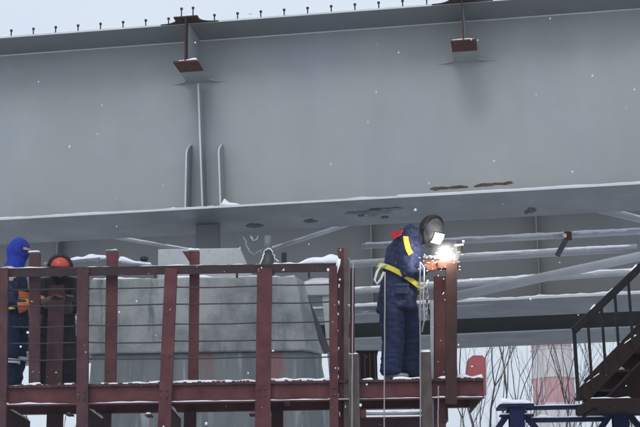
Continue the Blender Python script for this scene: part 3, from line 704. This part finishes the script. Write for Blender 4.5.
# ------------------------------------------------------------------ people
def remeshed(m, voxel, name='tmp', smooth=8, wr=0, wscale=14, stretch=V((1, 1, 1)), seed=0):
    me = m.mesh(name); o = bpy.data.objects.new(name, me); COL.objects.link(o)
    r = o.modifiers.new('r', 'REMESH'); r.mode = 'VOXEL'; r.voxel_size = voxel
    s_ = o.modifiers.new('s', 'SMOOTH'); s_.factor = .5; s_.iterations = smooth
    dg = bpy.context.evaluated_depsgraph_get(); dg.update()
    out = bpy.data.meshes.new_from_object(o.evaluated_get(dg)); bpy.data.objects.remove(o); bpy.data.meshes.remove(me)
    if wr:
        ns = [v.normal.copy() for v in out.vertices]
        for v, nn in zip(out.vertices, ns):
            c = v.co; q = V((c.x*stretch.x, c.y*stretch.y, c.z*stretch.z))*wscale+V((seed, 0, 0))
            warp = V((noise.noise(q*.4), noise.noise(q*.4+V((5, 5, 5))), noise.noise(q*.4+V((9, 1, 3)))))*1.2
            k = 1-abs(noise.noise(q+warp))*2.6
            v.co += nn*wr*(k*.8+.5*noise.noise(q*2.3))
    return out
def obj_from(me, name, mat, parent, label=None):
    for v in me.vertices: v.co -= BASE[parent]
    me.name = name; me.materials.clear(); me.materials.append(M[mat]); me.shade_smooth()
    o = bpy.data.objects.new(name, me); COL.objects.link(o); o.parent = parent; BASE[o] = BASE[parent]
    if label: o['label'] = label
    return o
def frame_of(fwd, up=V((0, 0, 1))):
    f = fwd.normalized(); s_ = f.cross(up).normalized(); u = s_.cross(f).normalized()
    m = Matrix((f, s_, u)).transposed(); return m      # columns: forward, right side, up
def head(m, c, fwd, r=1.0):
    mt = frame_of(fwd)
    def fn(q):
        q = q.copy(); x, y, z = q
        q.y *= .80; q.x *= .96 if x > 0 else 1.02
        if z < -.2: k = (-.2-z)/.8; q.y *= 1-.28*k; q.x *= 1-(.05 if x > 0 else .35)*k
        if x > .6 and abs(y) < .28: q.x += .16*max(0, 1-abs(y)/.28)*max(0, 1-abs(z+.12)/.25)       # nose
        if x > .5 and .08 < z < .3: q.x += .03
        if x > .5 and -.02 < z < .14 and .15 < abs(y) < .5: q.x -= .08                             # eye sockets
        if x > .6 and -.55 < z < -.38 and abs(y) < .35: q.x += .05                                 # lips
        return q
    m.ball(c, (.098*r, .098*r, .122*r), mt, 28, 20, fn)
    for s_ in (-1, 1):
        m.ball(c+mt @ V((-.004, s_*.079*r, -.005)), (.018, .008, .03), mt, 8, 6)
def hand(m, wrist, d, pn, side, s=1.0, curl=.9, fat=1.0):
    # d fingers direction, pn palm normal (curl towards it), side -> thumb side
    d = d.normalized(); pn = (pn-d*pn.dot(d)).normalized(); sd = d.cross(pn).normalized()*side
    m.tube([wrist-d*.03*s, wrist, wrist+d*.045*s, wrist+d*.088*s], [(.03*s, .024*s), (.031*s, .02*s), (.041*s*fat, .017*s*fat), (.04*s*fat, .013*s*fat)], 12, side=sd)
    for i, (off, L) in enumerate(((.031, .068), (.011, .077), (-.010, .071), (-.030, .055))):
        p = wrist+d*.085*s+sd*off*s; pts = [p-d*.02*s, p]; dd = d.copy(); a = curl*(.75+.12*i)
        for seg in (.42, .32, .26):
            dd = (dd*math.cos(a*.72)+pn*math.sin(a*.72)); pn2 = (pn*math.cos(a*.72)-d*math.sin(a*.72))
            p = p+dd.normalized()*L*seg*s; pts.append(p.copy()); a2 = a
            dcur = dd.normalized(); perp = dcur.cross(sd)*(-1 if dcur.cross(sd).dot(pn) < 0 else 1); pn_l = perp.normalized()
            dd = dcur; pn_use = pn_l
            d_, pn_ = dcur, pn_use
            dd = (d_*math.cos(a*.3)+pn_*math.sin(a*.3)).normalized()
        m.tube(pts, [.0095*s*fat, .0095*s*fat, .009*s*fat, .0085*s*fat, .0065*s*fat], 8)
    p = wrist+d*.02*s+sd*.028*s
    m.tube([p-sd*.01*s, p+sd*.02*s+d*.018*s+pn*.012*s, p+sd*.026*s+d*.045*s+pn*.03*s, p+sd*.018*s+d*.066*s+pn*.04*s], [.014*s*fat, .0125*s*fat, .011*s*fat, .008*s*fat], 8)
def person(name, label, J, lat, fwd, face, jacket='navy', trousers='navy_trouser', glove='glove', boots='boot', k=1.0, kd=1.0, ka=1.0, seed=0, curl=.9, hem=.0, group=None):
    """J: joints in world space; lat: unit vector towards the person's right-hand side"""
    t = thing(name, label, 'person', (J['pelvis'].x, J['pelvis'].y, ZD+.03), group)
    hc = J['head']
    # body: one continuous skin surface
    b = MB(); head(b, hc, face)
    b.tube([J['neck']+V((0, 0, -.03)), J['neck'], hc+V((0, 0, -.06))-face.normalized()*.02], [.06, .056, .055], 12)
    b.tube([J['pelvis'], J['waist'], J['chest'], J['neck']-V((0, 0, .04))], [(.15, .11), (.13, .10), (.155, .11), (.09, .07)], 16, side=lat)
    for s_ in 'RL':
        b.tube([J['sh'+s_], J['el'+s_], J['wr'+s_]], [.045, .037, .025], 10)
        b.tube([J['hip'+s_], J['kn'+s_], J['an'+s_]], [.075, .052, .038], 12)
        b.tube([J['chest'], J['sh'+s_]], [.07, .05], 10)
        hd = (J['hd'+s_]-J['wr'+s_]); hand(b, J['wr'+s_], hd, J.get('pn', V((0, 0, -1))), 1 if s_ == 'R' else -1, .95, curl, .85)
    obj_from(remeshed(b, .009, smooth=2), 'body', 'skin', t)
    # jacket
    j = MB(); up = (J['neck']-J['chest']).normalized()
    j.tube([J['pelvis']+V((0, 0, -.10+hem)), J['pelvis']+V((0, 0, .0)), J['waist'], J['waist'].lerp(J['chest'], .5), J['chest'], J['chest'].lerp(J['neck'], .55), J['neck']],
           [(.215*k, .175*k*kd), (.212*k, .17*k*kd), (.20*k, .155*k*kd), (.21*k, .165*k*kd), (.215*k, .16*k*kd), (.18*k, .125*k*kd), (.09, .085)], 20, side=lat)
    j.tube([J['neck']-up*.03, J['neck']+up*.045], [.088, .080], 14)
    obj_from(remeshed(j, .012, smooth=4, wr=.010, wscale=8, stretch=V((1, 1, 1.5)), seed=seed), 'jacket', jacket, t)
    for s_ in 'RL':
        sh, el, wr = J['sh'+s_], J['el'+s_], J['wr'+s_]; j = MB()
        j.tube([J['chest'].lerp(sh, .45)+up*.05, sh, sh.lerp(el, .5), el, el.lerp(wr, .5), wr.lerp(el, .08)], [.085*k, .094*k*ka, .080*k*ka, .073*k*ka, .062*k*ka, .052*k*ka], 14)
        obj_from(remeshed(j, .011, smooth=4, wr=.010, wscale=10, stretch=V((1, 1, 1.4)), seed=seed+11), 'sleeve', jacket, t)
    # trousers
    q = MB(); q.tube([J['pelvis']+V((0, 0, .08)), J['pelvis'], J['pelvis']+V((0, 0, -.09))], [(.17*k, .13*k), (.19*k, .15*k), (.15*k, .13*k)], 18, side=lat)
    for s_ in 'RL':
        h_, kn, an = J['hip'+s_], J['kn'+s_], J['an'+s_]
        q.tube([h_+V((0, 0, .02)), h_.lerp(kn, .5), kn, kn.lerp(an, .5), an+V((0, 0, .035)), an-V((0, 0, .03))], [.118*k, .110*k*ka, .098*k*ka, .094*k*ka, .097*k*ka, .090*k*ka], 16)
    obj_from(remeshed(q, .012, smooth=4, wr=.012, wscale=6, stretch=V((.7, .7, 1.8)), seed=seed+3), 'trousers', trousers, t)
    for s_ in 'RL':
        an = J['an'+s_]; td = J.get('toe', fwd); m = MB()
        m.tube([an+V((0, 0, .08)), an-V((0, 0, .01))], [.055, .05], 12)
        z = ZD+.032; base = V((an.x, an.y, z+.045))
        m.tube([base-td*.07, base-td*.05, base+td*.05, base+td*.14, base+td*.185], [(.03, .03), (.045, .045), (.045, .04), (.045, .03), (.02, .02)], 14, side=td.cross(V((0, 0, 1))))
        obj_from(remeshed(m, .009, smooth=3), 'boot', boots, t)
        m = MB(); hd = J['hd'+s_]-J['wr'+s_]
        hand(m, J['wr'+s_], hd, J.get('pn', V((0, 0, -1))), 1 if s_ == 'R' else -1, 1.05, curl, 1.25)
        m.tube([J['wr'+s_]-hd.normalized()*.10, J['wr'+s_]-hd.normalized()*.03, J['wr'+s_]+hd.normalized()*.015], [.070, .060, .040], 12)
        obj_from(remeshed(m, .0055, smooth=2), 'glove', glove, t)
    return t
def strap(parent, pts, w, mat, name='strap', th=.006, nrm_c=None, label=None):
    pts = [V(p) for p in pts]; m = MB(); vs = []; n = len(pts)
    for i, p in enumerate(pts):
        t_ = (pts[min(i+1, n-1)]-pts[max(i-1, 0)]).normalized(); o_ = (p-nrm_c[i] if isinstance(nrm_c, list) else p-nrm_c); o_ = (o_-t_*o_.dot(t_)).normalized(); e_ = t_.cross(o_)
        vs += [p+e_*w/2, p-e_*w/2, p-e_*w/2+o_*th, p+e_*w/2+o_*th]
    fs = [[0, 1, 2, 3], [(n-1)*4+3, (n-1)*4+2, (n-1)*4+1, (n-1)*4]]
    for i in range(n-1):
        for k in range(4): a_ = i*4+k; b_ = i*4+(k+1) % 4; fs.append([a_, a_+4, b_+4, b_])
    return m.add(vs, fs).build(name, mat, parent, smooth=False, label=label)

# the welder, side view facing right, bending over the arc
YW = 14.28
J = dict(head=P(431.5, 230, YW-.04), neck=P(413, 237, YW), chest=P(405, 253, YW), waist=P(400, 279, YW), pelvis=P(397, 301, YW),
         shR=P(403, 243, YW-.19), shL=P(408, 243, YW+.19), elR=P(408, 273, YW-.25), elL=P(416, 271, YW+.16),
         wrR=P(427, 268, YW-.22), wrL=P(431, 264, YW+.02), hdR=P(438, 265, YW-.22), hdL=P(442, 262, YW-.04),
         hipR=P(391, 304, YW-.09), hipL=P(405, 304, YW+.09), knR=P(393, 342, YW-.13), knL=P(410, 341, YW+.10), anR=P(391, 376, YW-.15), anL=P(410, 380, YW+.1))
for s_ in 'RL': J['an'+s_].z = ZD+.03+.09
for s_ in 'RL': J['hip'+s_].z = J['pelvis'].z-.04
J['toe'] = V((.9, -.35, 0)).normalized(); J['pn'] = V((.1, 1, -.1))
face = V((.60, -.72, -.40)).normalized()
wd = person('person', 'welder in navy work suit with dark mask and yellow harness leaning over a bright arc', J, V((0, -1, 0)), V((1, 0, 0)), face, 'navy_light', 'navy_trouser', seed=1, k=1.05, kd=1.13, ka=1.08)
hc = J['head']; mt = frame_of(face)
# black balaclava / cap, then the mask shell
m = MB(); m.ball(hc+mt @ V((-.02, 0, .015)), (.125, .115, .14), mt, 22, 16)
m.tube([J['neck']+V((.0, 0, -.02)), hc+mt @ V((-.03, 0, -.06))], [.085, .085], 14)
obj_from(remeshed(m, .01, smooth=3), 'hood', 'blackcloth', wd)
def shell(q):
    q = q.copy()
    if q.x < .05: q.x = .05-.0*q.x
    if q.z < 0: q.y *= 1-.22*(-q.z); q.x *= 1+.12*(-q.z)
    return q
m = MB(); m.ball(hc+mt @ V((.005, 0, -.025)), (.145, .130, .168), mt, 28, 20, shell)
m.build('welding_mask', 'mask', wd, smooth=True)
def on_mask(y, z, lift=.0):     # point on the front of the shell, frame coordinates
    zz = (z)/.168; kx = 1+.12*max(0, -zz); ky = 1-.22*max(0, -zz)
    r2 = max(0, 1-(y/.130/ky)**2-zz*zz); return hc+mt @ V((.005+.145*kx*math.sqrt(r2)+lift, y, z-.025))
def visor_patch(y0, y1, z0, z1, l0, l1):
    m = MB(); vs = []; fs = []; nn = 8
    for lf in (l0, l1):
        for i in range(nn+1):
            for j in range(nn+1): vs.append(on_mask(y0+(y1-y0)*i/nn, z0+(z1-z0)*j/nn, lf))
    q = (nn+1)**2
    for i in range(nn):
        for j in range(nn): a_ = i*(nn+1)+j; fs += [[a_, a_+1, a_+nn+2, a_+nn+1], [q+a_, q+a_+nn+1, q+a_+nn+2, q+a_+1]]
    for i in range(nn):
        for a_, b_ in ((i, i+1), (nn*(nn+1)+i, nn*(nn+1)+i+1), (i*(nn+1), (i+1)*(nn+1)), (i*(nn+1)+nn, (i+1)*(nn+1)+nn)): fs.append([a_, b_, q+b_, q+a_])
    return m.add(vs, fs)
visor_patch(-.080, .076, -.105, .026, -.01, .006).build('visor_frame', 'maskblack', wd)
visor_patch(-.072, .068, -.097, .018, .0062, .011).build('visor', 'lens', wd)
m = MB(); m.tube([hc+mt @ V((.02+.0*i, .128*math.cos(a_), .03+.125*math.sin(a_))) for i, a_ in enumerate([math.pi*t_/14 for t_ in range(15)])], .014, 8)
m.build('headband', 'maskblack', wd, smooth=True)
for s_ in (-1, 1):
    m = MB(); c_ = hc+mt @ V((.01, s_*.125, .02)); m.tube([c_, c_+mt @ V((0, s_*.02, 0))], .022, 12); m.build('mask_knob', 'maskblack', wd)
# raised collar and bunched hood behind the neck
m = MB(); m.tube([J['neck']+V((-.07, 0, -.09)), J['neck']+V((-.035, 0, .01)), J['neck']+V((.04, 0, .075))], [(.15, .13), (.125, .115), (.09, .09)], 16, side=V((0, -1, 0)))
m.tube([J['neck']+V((-.06, -.10, .02)), J['neck']+V((-.12, -.03, .03)), J['neck']+V((-.12, .03, .03)), J['neck']+V((-.06, .1, .02))], [.035, .05, .05, .035], 10)
obj_from(remeshed(m, .011, smooth=3, wr=.012, wscale=15, seed=6), 'collar', 'navy_light', wd)
m = MB(); hm_ = J['pelvis']+V((0, 0, -.10)); m.tube([hm_+V((0, 0, -.012)), hm_+V((0, 0, .03))], [(.222, .218), (.224, .22)], 28, side=V((0, -1, 0)))
obj_from(remeshed(m, .011, smooth=2, wr=.006, wscale=12, seed=2), 'jacket_hem', 'navy', wd)
m = MB(); pk = P(402, 289, YW-.262); m.box(pk+V((-.07, 0, -.05)), pk+V((.07, .03, .045))); m.box(pk+V((-.075, -.008, .03)), pk+V((.075, .02, .06)))
obj_from(remeshed(m, .006, smooth=2), 'pocket', 'navy_light', wd)
# harness
def ring(cn, tilt, ra, rb, a0, a1, n=26, off=.0):
    out = []
    for i in range(n+1):
        a_ = R(a0+(a1-a0)*i/n); out.append(cn+V((math.cos(a_)*ra, -math.sin(a_)*rb, 0))+V((0, 0, tilt*math.cos(a_)*ra+off*0)))
    return out
cn = J['waist']+V((.0, 0, .0))
strap(wd, ring(cn, -.62, .222, .252, -5, 185), .05, 'yellow', 'harness_belt', .01, cn, label='yellow waist strap of the harness')
strap(wd, ring(cn, -.62, .222, .252, 186, 354), .05, 'yellow', 'harness_belt', .01, cn)
a_ = [P(405.5, 237, YW-.29), P(406, 241, YW-.315), P(407, 245, YW-.325), P(408.5, 250, YW-.325), P(411, 254, YW-.315)]
strap(wd, a_, .055, 'yellow', 'shoulder_strap', .012, J['shR'])
a_ = [P(391, 238, YW-.20), P(394, 232.5, YW-.22), P(398, 229.5, YW-.22), P(402, 230, YW-.21)]
m = blob_patch(P(396.5, 234, YW-.295), V((.8, 0, .35)).normalized(), V((-.1, .5, .8)).normalized(), V((-.2, -.9, .3)).normalized(), .075, .05, 3, .012); m.build('shoulder_patch', 'red_cloth', wd, bevel=.004)
# lanyard loops on the back and rope with hooks in front
m = MB(); m.tube([P(x, y, YW-.2) for x, y in ((386, 265), (381, 266), (377, 272), (374.5, 280), (377, 284), (381, 279), (384, 272))], .013, 8); m.build('lanyard', 'reflect', wd, smooth=True)
m = MB(); m.tube([P(x, y, YW-.33) for x, y in ((417, 287), (422, 289), (426, 286), (428, 280))], .012, 8)
m.build('harness_buckle', 'galv', wd, smooth=True)
m = MB()
for i in range(6):
    c_ = P(426+math.sin(i)*1.2, 290+i*5.6, YW-.3); m.tube([c_+V((.013*math.cos(a2), .004 if i % 2 else -.004, .034*math.sin(a2))) for a2 in [k_*math.pi/4 for k_ in range(9)]], .0055, 6)
m.build('hook_chain', 'galv', wd, smooth=True)
m = MB()
m.tube([P(x, y, YW-.33) for x, y in ((420, 262), (424, 268), (424, 280), (423, 300), (424.5, 318), (422, 332))], .009, 8); m.build('lifeline', 'galv', wd, smooth=True)
# electrode holder held in the right glove
eh = thing('electrode_holder', 'small dark electrode holder with a thin rod in the welder glove', 'holder', J['hdR'])
h0 = J['hdR']+V((-.03, -.0, -.01)); arc = P(444, 257.5, YF-.08)
MB().tube([h0+V((-.07, .0, -.04)), h0, h0+V((.05, .01, .03))], [.014, .017, .012], 10).build('grip', 'maskblack', eh, smooth=True)
MB().tube([h0+V((.04, .01, .02)), arc], .004, 6).build('electrode', 'galv', eh)
pts = [h0+V((-.07, 0, -.04)), h0+V((-.12, -.02, -.12)), h0+V((-.11, -.02, -.3)), h0+V((-.06, -.01, -.6)), h0+V((-.05, .05, -1.2)), V((h0.x-.03, h0.y+.25, ZD+.05))]
MB().tube(pts, .008, 8).build('cable', 'maskblack', eh, smooth=True)

# arc and sparks
ar = thing('welding_arc', 'dazzling white welding arc with sparks at the top of the dark post', 'welding arc', arc)
m = MB(); rr = random.Random(5)
for i in range(18):
    o_ = V((rr.gauss(0.01, .042), rr.gauss(0, .02), rr.gauss(.0, .014))); s_ = rr.uniform(.006, .02)*(1.4-min(1, o_.length*8))
    m.ball(arc+o_, (s_*1.6, s_, s_), nu=8, nv=6)
m.ball(arc+V((.01, 0, 0)), (.07, .02, .018), nu=12, nv=8, fn=lambda q: q*(1+.5*noise.noise(q*3)))
m.build('flame', 'arc', ar, smooth=True)
m = MB()
for i in range(75):
    a_ = rr.uniform(0, 2*math.pi); d_ = abs(rr.gauss(0, .11))+.02; up_ = rr.uniform(-.7, .8)
    v_ = V((math.cos(a_)*1.2, math.sin(a_)*.5, up_)).normalized(); p_ = arc+v_*d_; p_.z -= d_*d_*1.2
    L2 = rr.uniform(.006, .024); m.tube([p_, p_+v_*L2], rr.uniform(.001, .0022), 4)
for i in range(9):
    p_ = arc+V((rr.uniform(-.08, .10), rr.uniform(-.1, .05), -rr.uniform(.05, .5))); m.ball(p_, rr.uniform(.002, .005), nu=5, nv=4)
tag(m.build('sparks', 'spark', ar), kind='stuff')
sm = MB(); sm.ball(arc+V((.02, 0, .05)), (.20, .10, .12), nu=20, nv=14)  # scattering puff added to spread a glow round the arc
smo = sm.build('arc_glow_puff', 'snow', smooth=True); tag(smo, 'small white scattering puff added to make a glow around the arc', 'glow_puff', kind='stuff')
mm = bpy.data.materials.new('glow_puff'); mm.use_nodes = True; n = mm.node_tree.nodes; l = mm.node_tree.links; n.clear()
pv = n.new('ShaderNodeVolumePrincipled'); pv.inputs['Color'].default_value = (.95, .95, .97, 1)
tc = n.new('ShaderNodeTexCoord'); gr = n.new('ShaderNodeTexGradient'); gr.gradient_type = 'SPHERICAL'; mp = n.new('ShaderNodeMapping')
mp.inputs['Scale'].default_value = (6, 10, 7); l.new(tc.outputs['Object'], mp.inputs[0]); l.new(mp.outputs[0], gr.inputs[0])
ns_ = n.new('ShaderNodeTexNoise'); ns_.inputs['Scale'].default_value = 14; l.new(tc.outputs['Object'], ns_.inputs[0])
m1 = n.new('ShaderNodeMath'); m1.operation = 'MULTIPLY'; l.new(gr.outputs['Fac'], m1.inputs[0]); l.new(ns_.outputs[0], m1.inputs[1])
m2 = n.new('ShaderNodeMath'); m2.operation = 'MULTIPLY'; m2.inputs[1].default_value = 2.2; l.new(m1.outputs[0], m2.inputs[0]); l.new(m2.outputs[0], pv.inputs['Density'])
o_ = n.new('ShaderNodeOutputMaterial'); l.new(pv.outputs[0], o_.inputs['Volume']); smo.data.materials.clear(); smo.data.materials.append(mm)
ld = bpy.data.lights.new('arc_light', 'POINT'); ld.energy = 22; ld.color = (1, .9, .82); ld.shadow_soft_size = .05
lo = bpy.data.objects.new('arc_light', ld); COL.objects.link(lo); lo.location = arc+V((.0, -.09, .05))

# worker with the royal blue balaclava at the left edge, facing right
YB = 14.75
def Q(x, y, dy=0): return P(x, y, YB+dy)
J = dict(head=Q(19, 252), neck=Q(14, 268), chest=Q(13, 284), waist=Q(14, 305), pelvis=Q(13, 322),
         shR=Q(13, 277, -.19), shL=Q(15, 276, .19), elR=Q(12, 304, -.22), elL=Q(20, 302, .2),
         wrR=Q(27, 305, -.20), wrL=Q(33, 300, .12), hdR=Q(35, 303, -.18), hdL=Q(42, 297, .1),
         hipR=Q(10, 326, -.09), hipL=Q(18, 326, .09), knR=Q(9, 362, -.1), knL=Q(17, 360, .1), anR=Q(6, 392, -.12), anL=Q(12, 392, .1))
for s_ in 'RL': J['an'+s_].z = ZD+.12
J['toe'] = V((1, -.1, 0)).normalized(); J['pn'] = V((0, .6, -.8))
face = V((.93, -.32, -.12)).normalized()
wb = person('person', 'worker in royal blue balaclava and navy suit at the left edge', J, V((0, -1, 0)), V((1, 0, 0)), face, 'navy', 'navy_trouser', 'orange', seed=9, k=.95)
hc = J['head']; mt = frame_of(face); m = MB()
m.ball(hc+mt @ V((-.012, 0, .012)), (.126, .118, .146), mt, 24, 18)
m.tube([hc+V((-.015, 0, -.07)), J['neck']+V((.0, 0, .02)), J['neck']+V((0.01, 0, -.07)), J['neck']+V((.02, -.0, -.19))], [.10, .105, .135, .10], 16)
obj_from(remeshed(m, .009, smooth=3, wr=.006, wscale=16, seed=4), 'balaclava', 'royal', wb)
m = MB(); pts = [hc+mt @ V((.121*math.cos(a_), .112*math.sin(a_), .028)) for a_ in [R(-40+k_*80/12) for k_ in range(13)]]
strap(wb, pts, .028, 'skin', 'eye_slit', .006, hc)
strap(wb, ring(J['waist'], .05, .20, .235, -30, 210), .05, 'yellow', 'harness_belt', .012, J['waist'])
strap(wb, ring(J['waist']+V((0, 0, -.075)), .12, .21, .245, -30, 210), .045, 'yellow', 'harness_belt', .012, J['waist']-V((0, 0, .07)))
strap(wb, ring(J['waist']+V((0, 0, .085)), -.1, .20, .24, -30, 210), .07, 'orange', 'jacket_band', .012, J['waist']+V((0, 0, .08)))
m = MB(); m.ball(J['shR']+V((-.05, -.01, .03)), (.12, .10, .085), None, 14, 10); m.ball(J['shR']+V((-.02, -.01, -.02)), (.09, .09, .09), None, 12, 8)
obj_from(remeshed(m, .012, smooth=3, wr=.006, wscale=14), 'shoulder_yoke', 'beige', wb)
strap(wb, ring(J['knR']+V((0, 0, .0)), .0, .105, .105, 0, 360), .045, 'reflect', 'reflective_band', .01, J['knR'])
strap(wb, ring(J['knL']+V((0, 0, .0)), .0, .105, .105, 0, 360), .045, 'reflect', 'reflective_band', .01, J['knL'])

# stooping worker in black with orange helmet
YK = 15.05
def K_(x, y, dy=0): return P(x, y, YK+dy)
J = dict(head=K_(60, 269, -.20), neck=K_(59, 276, 0), chest=K_(59, 292, 0.02), waist=K_(58, 316, .05), pelvis=K_(57, 332, .08),
         shR=K_(44, 284), shL=K_(73, 284), elR=K_(41, 309, -.12), elL=K_(77, 308, -.1),
         wrR=K_(52, 300, -.32), wrL=K_(68, 303, -.32), hdR=K_(58, 296, -.36), hdL=K_(69, 297, -.38),
         hipR=K_(50, 335, .08), hipL=K_(65, 335, .08), knR=K_(46, 364, -.04), knL=K_(70, 362, -.04), anR=K_(45, 396, .05), anL=K_(68, 396, .02))
for s_ in 'RL': J['an'+s_].z = ZD+.12
J['toe'] = V((.1, -1, 0)).normalized(); J['pn'] = V((.2, -.3, -.9))
face = V((.25, -.85, -.5)).normalized()
wk = person('person', 'stooping worker in black clothes and orange helmet beside the blue-hooded worker', J, V((-1, 0, 0)), V((0, -1, 0)), face, 'blackcloth', 'blackcloth', 'greyglove', 'blackcloth', seed=19, k=.93)
hc = J['head']; mt = frame_of(V((.2, -.95, -.25)))
def dome(q):
    q = q.copy()
    if q.z < 0: q.z = 0
    return q
m = MB(); m.ball(hc+V((0, 0, .02)), (.128, .108, .112), mt, 26, 16, dome); m.build('helmet', 'helmet', wk, smooth=True)
m = MB(); m.tube([hc+V((0, 0, .024))+mt @ V((.134*math.cos(a_), .114*math.sin(a_), 0)) for a_ in [k_*math.pi/12 for k_ in range(25)]], .009, 8); m.build('helmet_rim', 'maskblack', wk, smooth=True)
m = MB(); m.tube([hc+V((0, .0, .025))+mt @ V((-.0, .116*math.cos(a_), .118*math.sin(a_))) for a_ in [k_*math.pi/14 for k_ in range(15)]], .026, 8); m.build('helmet_strap', 'maskblack', wk, smooth=True)
m = MB(); m.ball(hc+mt @ V((-.03, 0, -.02)), (.105, .105, .125), mt, 18, 12); m.tube([hc+mt @ V((-.03, 0, -.05)), J['neck']], [.09, .09], 12)
obj_from(remeshed(m, .01, smooth=3), 'balaclava', 'blackcloth', wk)
m = blob_patch(J['chest']+V((.02, -.21, -.12)), V((1, 0, 0)), V((0, 0, 1)), V((0, -1, 0)), .10, .16, 5, .012); m.build('vest_front', 'darkred_cloth', wk)

# ------------------------------------------------------------------ falling snow
m = MB(); rr = random.Random(11)
for i in range(60):
    Y = rr.uniform(6, 16.5); x = rr.uniform(-20, 660); y = rr.uniform(-20, 440); p = P(x, y, Y)
    r_ = rr.uniform(.004, .0085)*(Y/12)
    if i < 12: r_ *= 1.9
    m.ball(p, (r_*rr.uniform(.8, 1.2), r_, r_*rr.uniform(.8, 1.5)), nu=6, nv=5)
sf = m.build('snowfall', 'snow', smooth=True); tag(sf, 'scattered white snowflakes falling in the air', 'snow', kind='stuff')

# ------------------------------------------------------------------ haze
hz = MB().box((-160, -30, -1), (160, 200, 45)).build('haze', 'snow'); tag(hz, 'thin cold haze of snowy air in front of the striped chimney', 'haze', kind='stuff')
hm = bpy.data.materials.new('haze_air'); hm.use_nodes = True; n = hm.node_tree.nodes; n.clear()
pv = n.new('ShaderNodeVolumePrincipled'); pv.inputs['Color'].default_value = (.86, .90, .96, 1); pv.inputs['Density'].default_value = .0018; pv.inputs['Anisotropy'].default_value = .2
o_ = n.new('ShaderNodeOutputMaterial'); hm.node_tree.links.new(pv.outputs[0], o_.inputs['Volume'])
hz.data.materials.clear(); hz.data.materials.append(hm)

# ------------------------------------------------------------------ light
SUN_EL, SUN_AZ = 48, 200        # behind and a little left of the camera, through cloud
w = bpy.data.worlds.new('World'); sc.world = w; w.use_nodes = True
n = w.node_tree.nodes; l = w.node_tree.links; bg = n['Background']
sky = n.new('ShaderNodeTexSky'); sky.sky_type = 'NISHITA'; sky.sun_disc = False
sky.sun_elevation = R(SUN_EL); sky.sun_rotation = R(SUN_AZ); sky.air_density = 1.0; sky.dust_density = 4.0; sky.ozone_density = 1.0; sky.altitude = 100
tc = n.new('ShaderNodeTexCoord'); nz = n.new('ShaderNodeTexNoise'); nz.inputs['Scale'].default_value = 2.2; nz.inputs['Detail'].default_value = 5
mp = n.new('ShaderNodeMapping'); mp.inputs['Scale'].default_value = (1, 1, 2.5); l.new(tc.outputs['Generated'], mp.inputs[0]); l.new(mp.outputs[0], nz.inputs[0])
cl = n.new('ShaderNodeValToRGB'); cl.color_ramp.elements[0].position = .3; cl.color_ramp.elements[0].color = (6.4, 7.2, 8.3, 1); cl.color_ramp.elements[1].position = .75; cl.color_ramp.elements[1].color = (7.8, 8.4, 9.1, 1)
l.new(nz.outputs[0], cl.inputs[0])
mx = n.new('ShaderNodeMix'); mx.data_type = 'RGBA'; mx.inputs[0].default_value = .82
l.new(sky.outputs[0], mx.inputs[6]); l.new(cl.outputs[0], mx.inputs[7]); l.new(mx.outputs[2], bg.inputs[0]); bg.inputs[1].default_value = .1
sd_ = bpy.data.lights.new('sun', 'SUN'); sd_.energy = .7; sd_.angle = R(25); sd_.color = (1, .97, .93)
so = bpy.data.objects.new('sun', sd_); COL.objects.link(so)
az = R(SUN_AZ); dv = V((math.sin(az)*math.cos(R(SUN_EL)), math.cos(az)*math.cos(R(SUN_EL)), math.sin(R(SUN_EL))))
so.rotation_euler = dv.to_track_quat('Z', 'Y').to_euler()
sc.view_settings.view_transform = 'Standard'; sc.view_settings.look = 'None'; sc.view_settings.exposure = .36; sc.view_settings.gamma = 1
sc.view_settings.use_curve_mapping = False
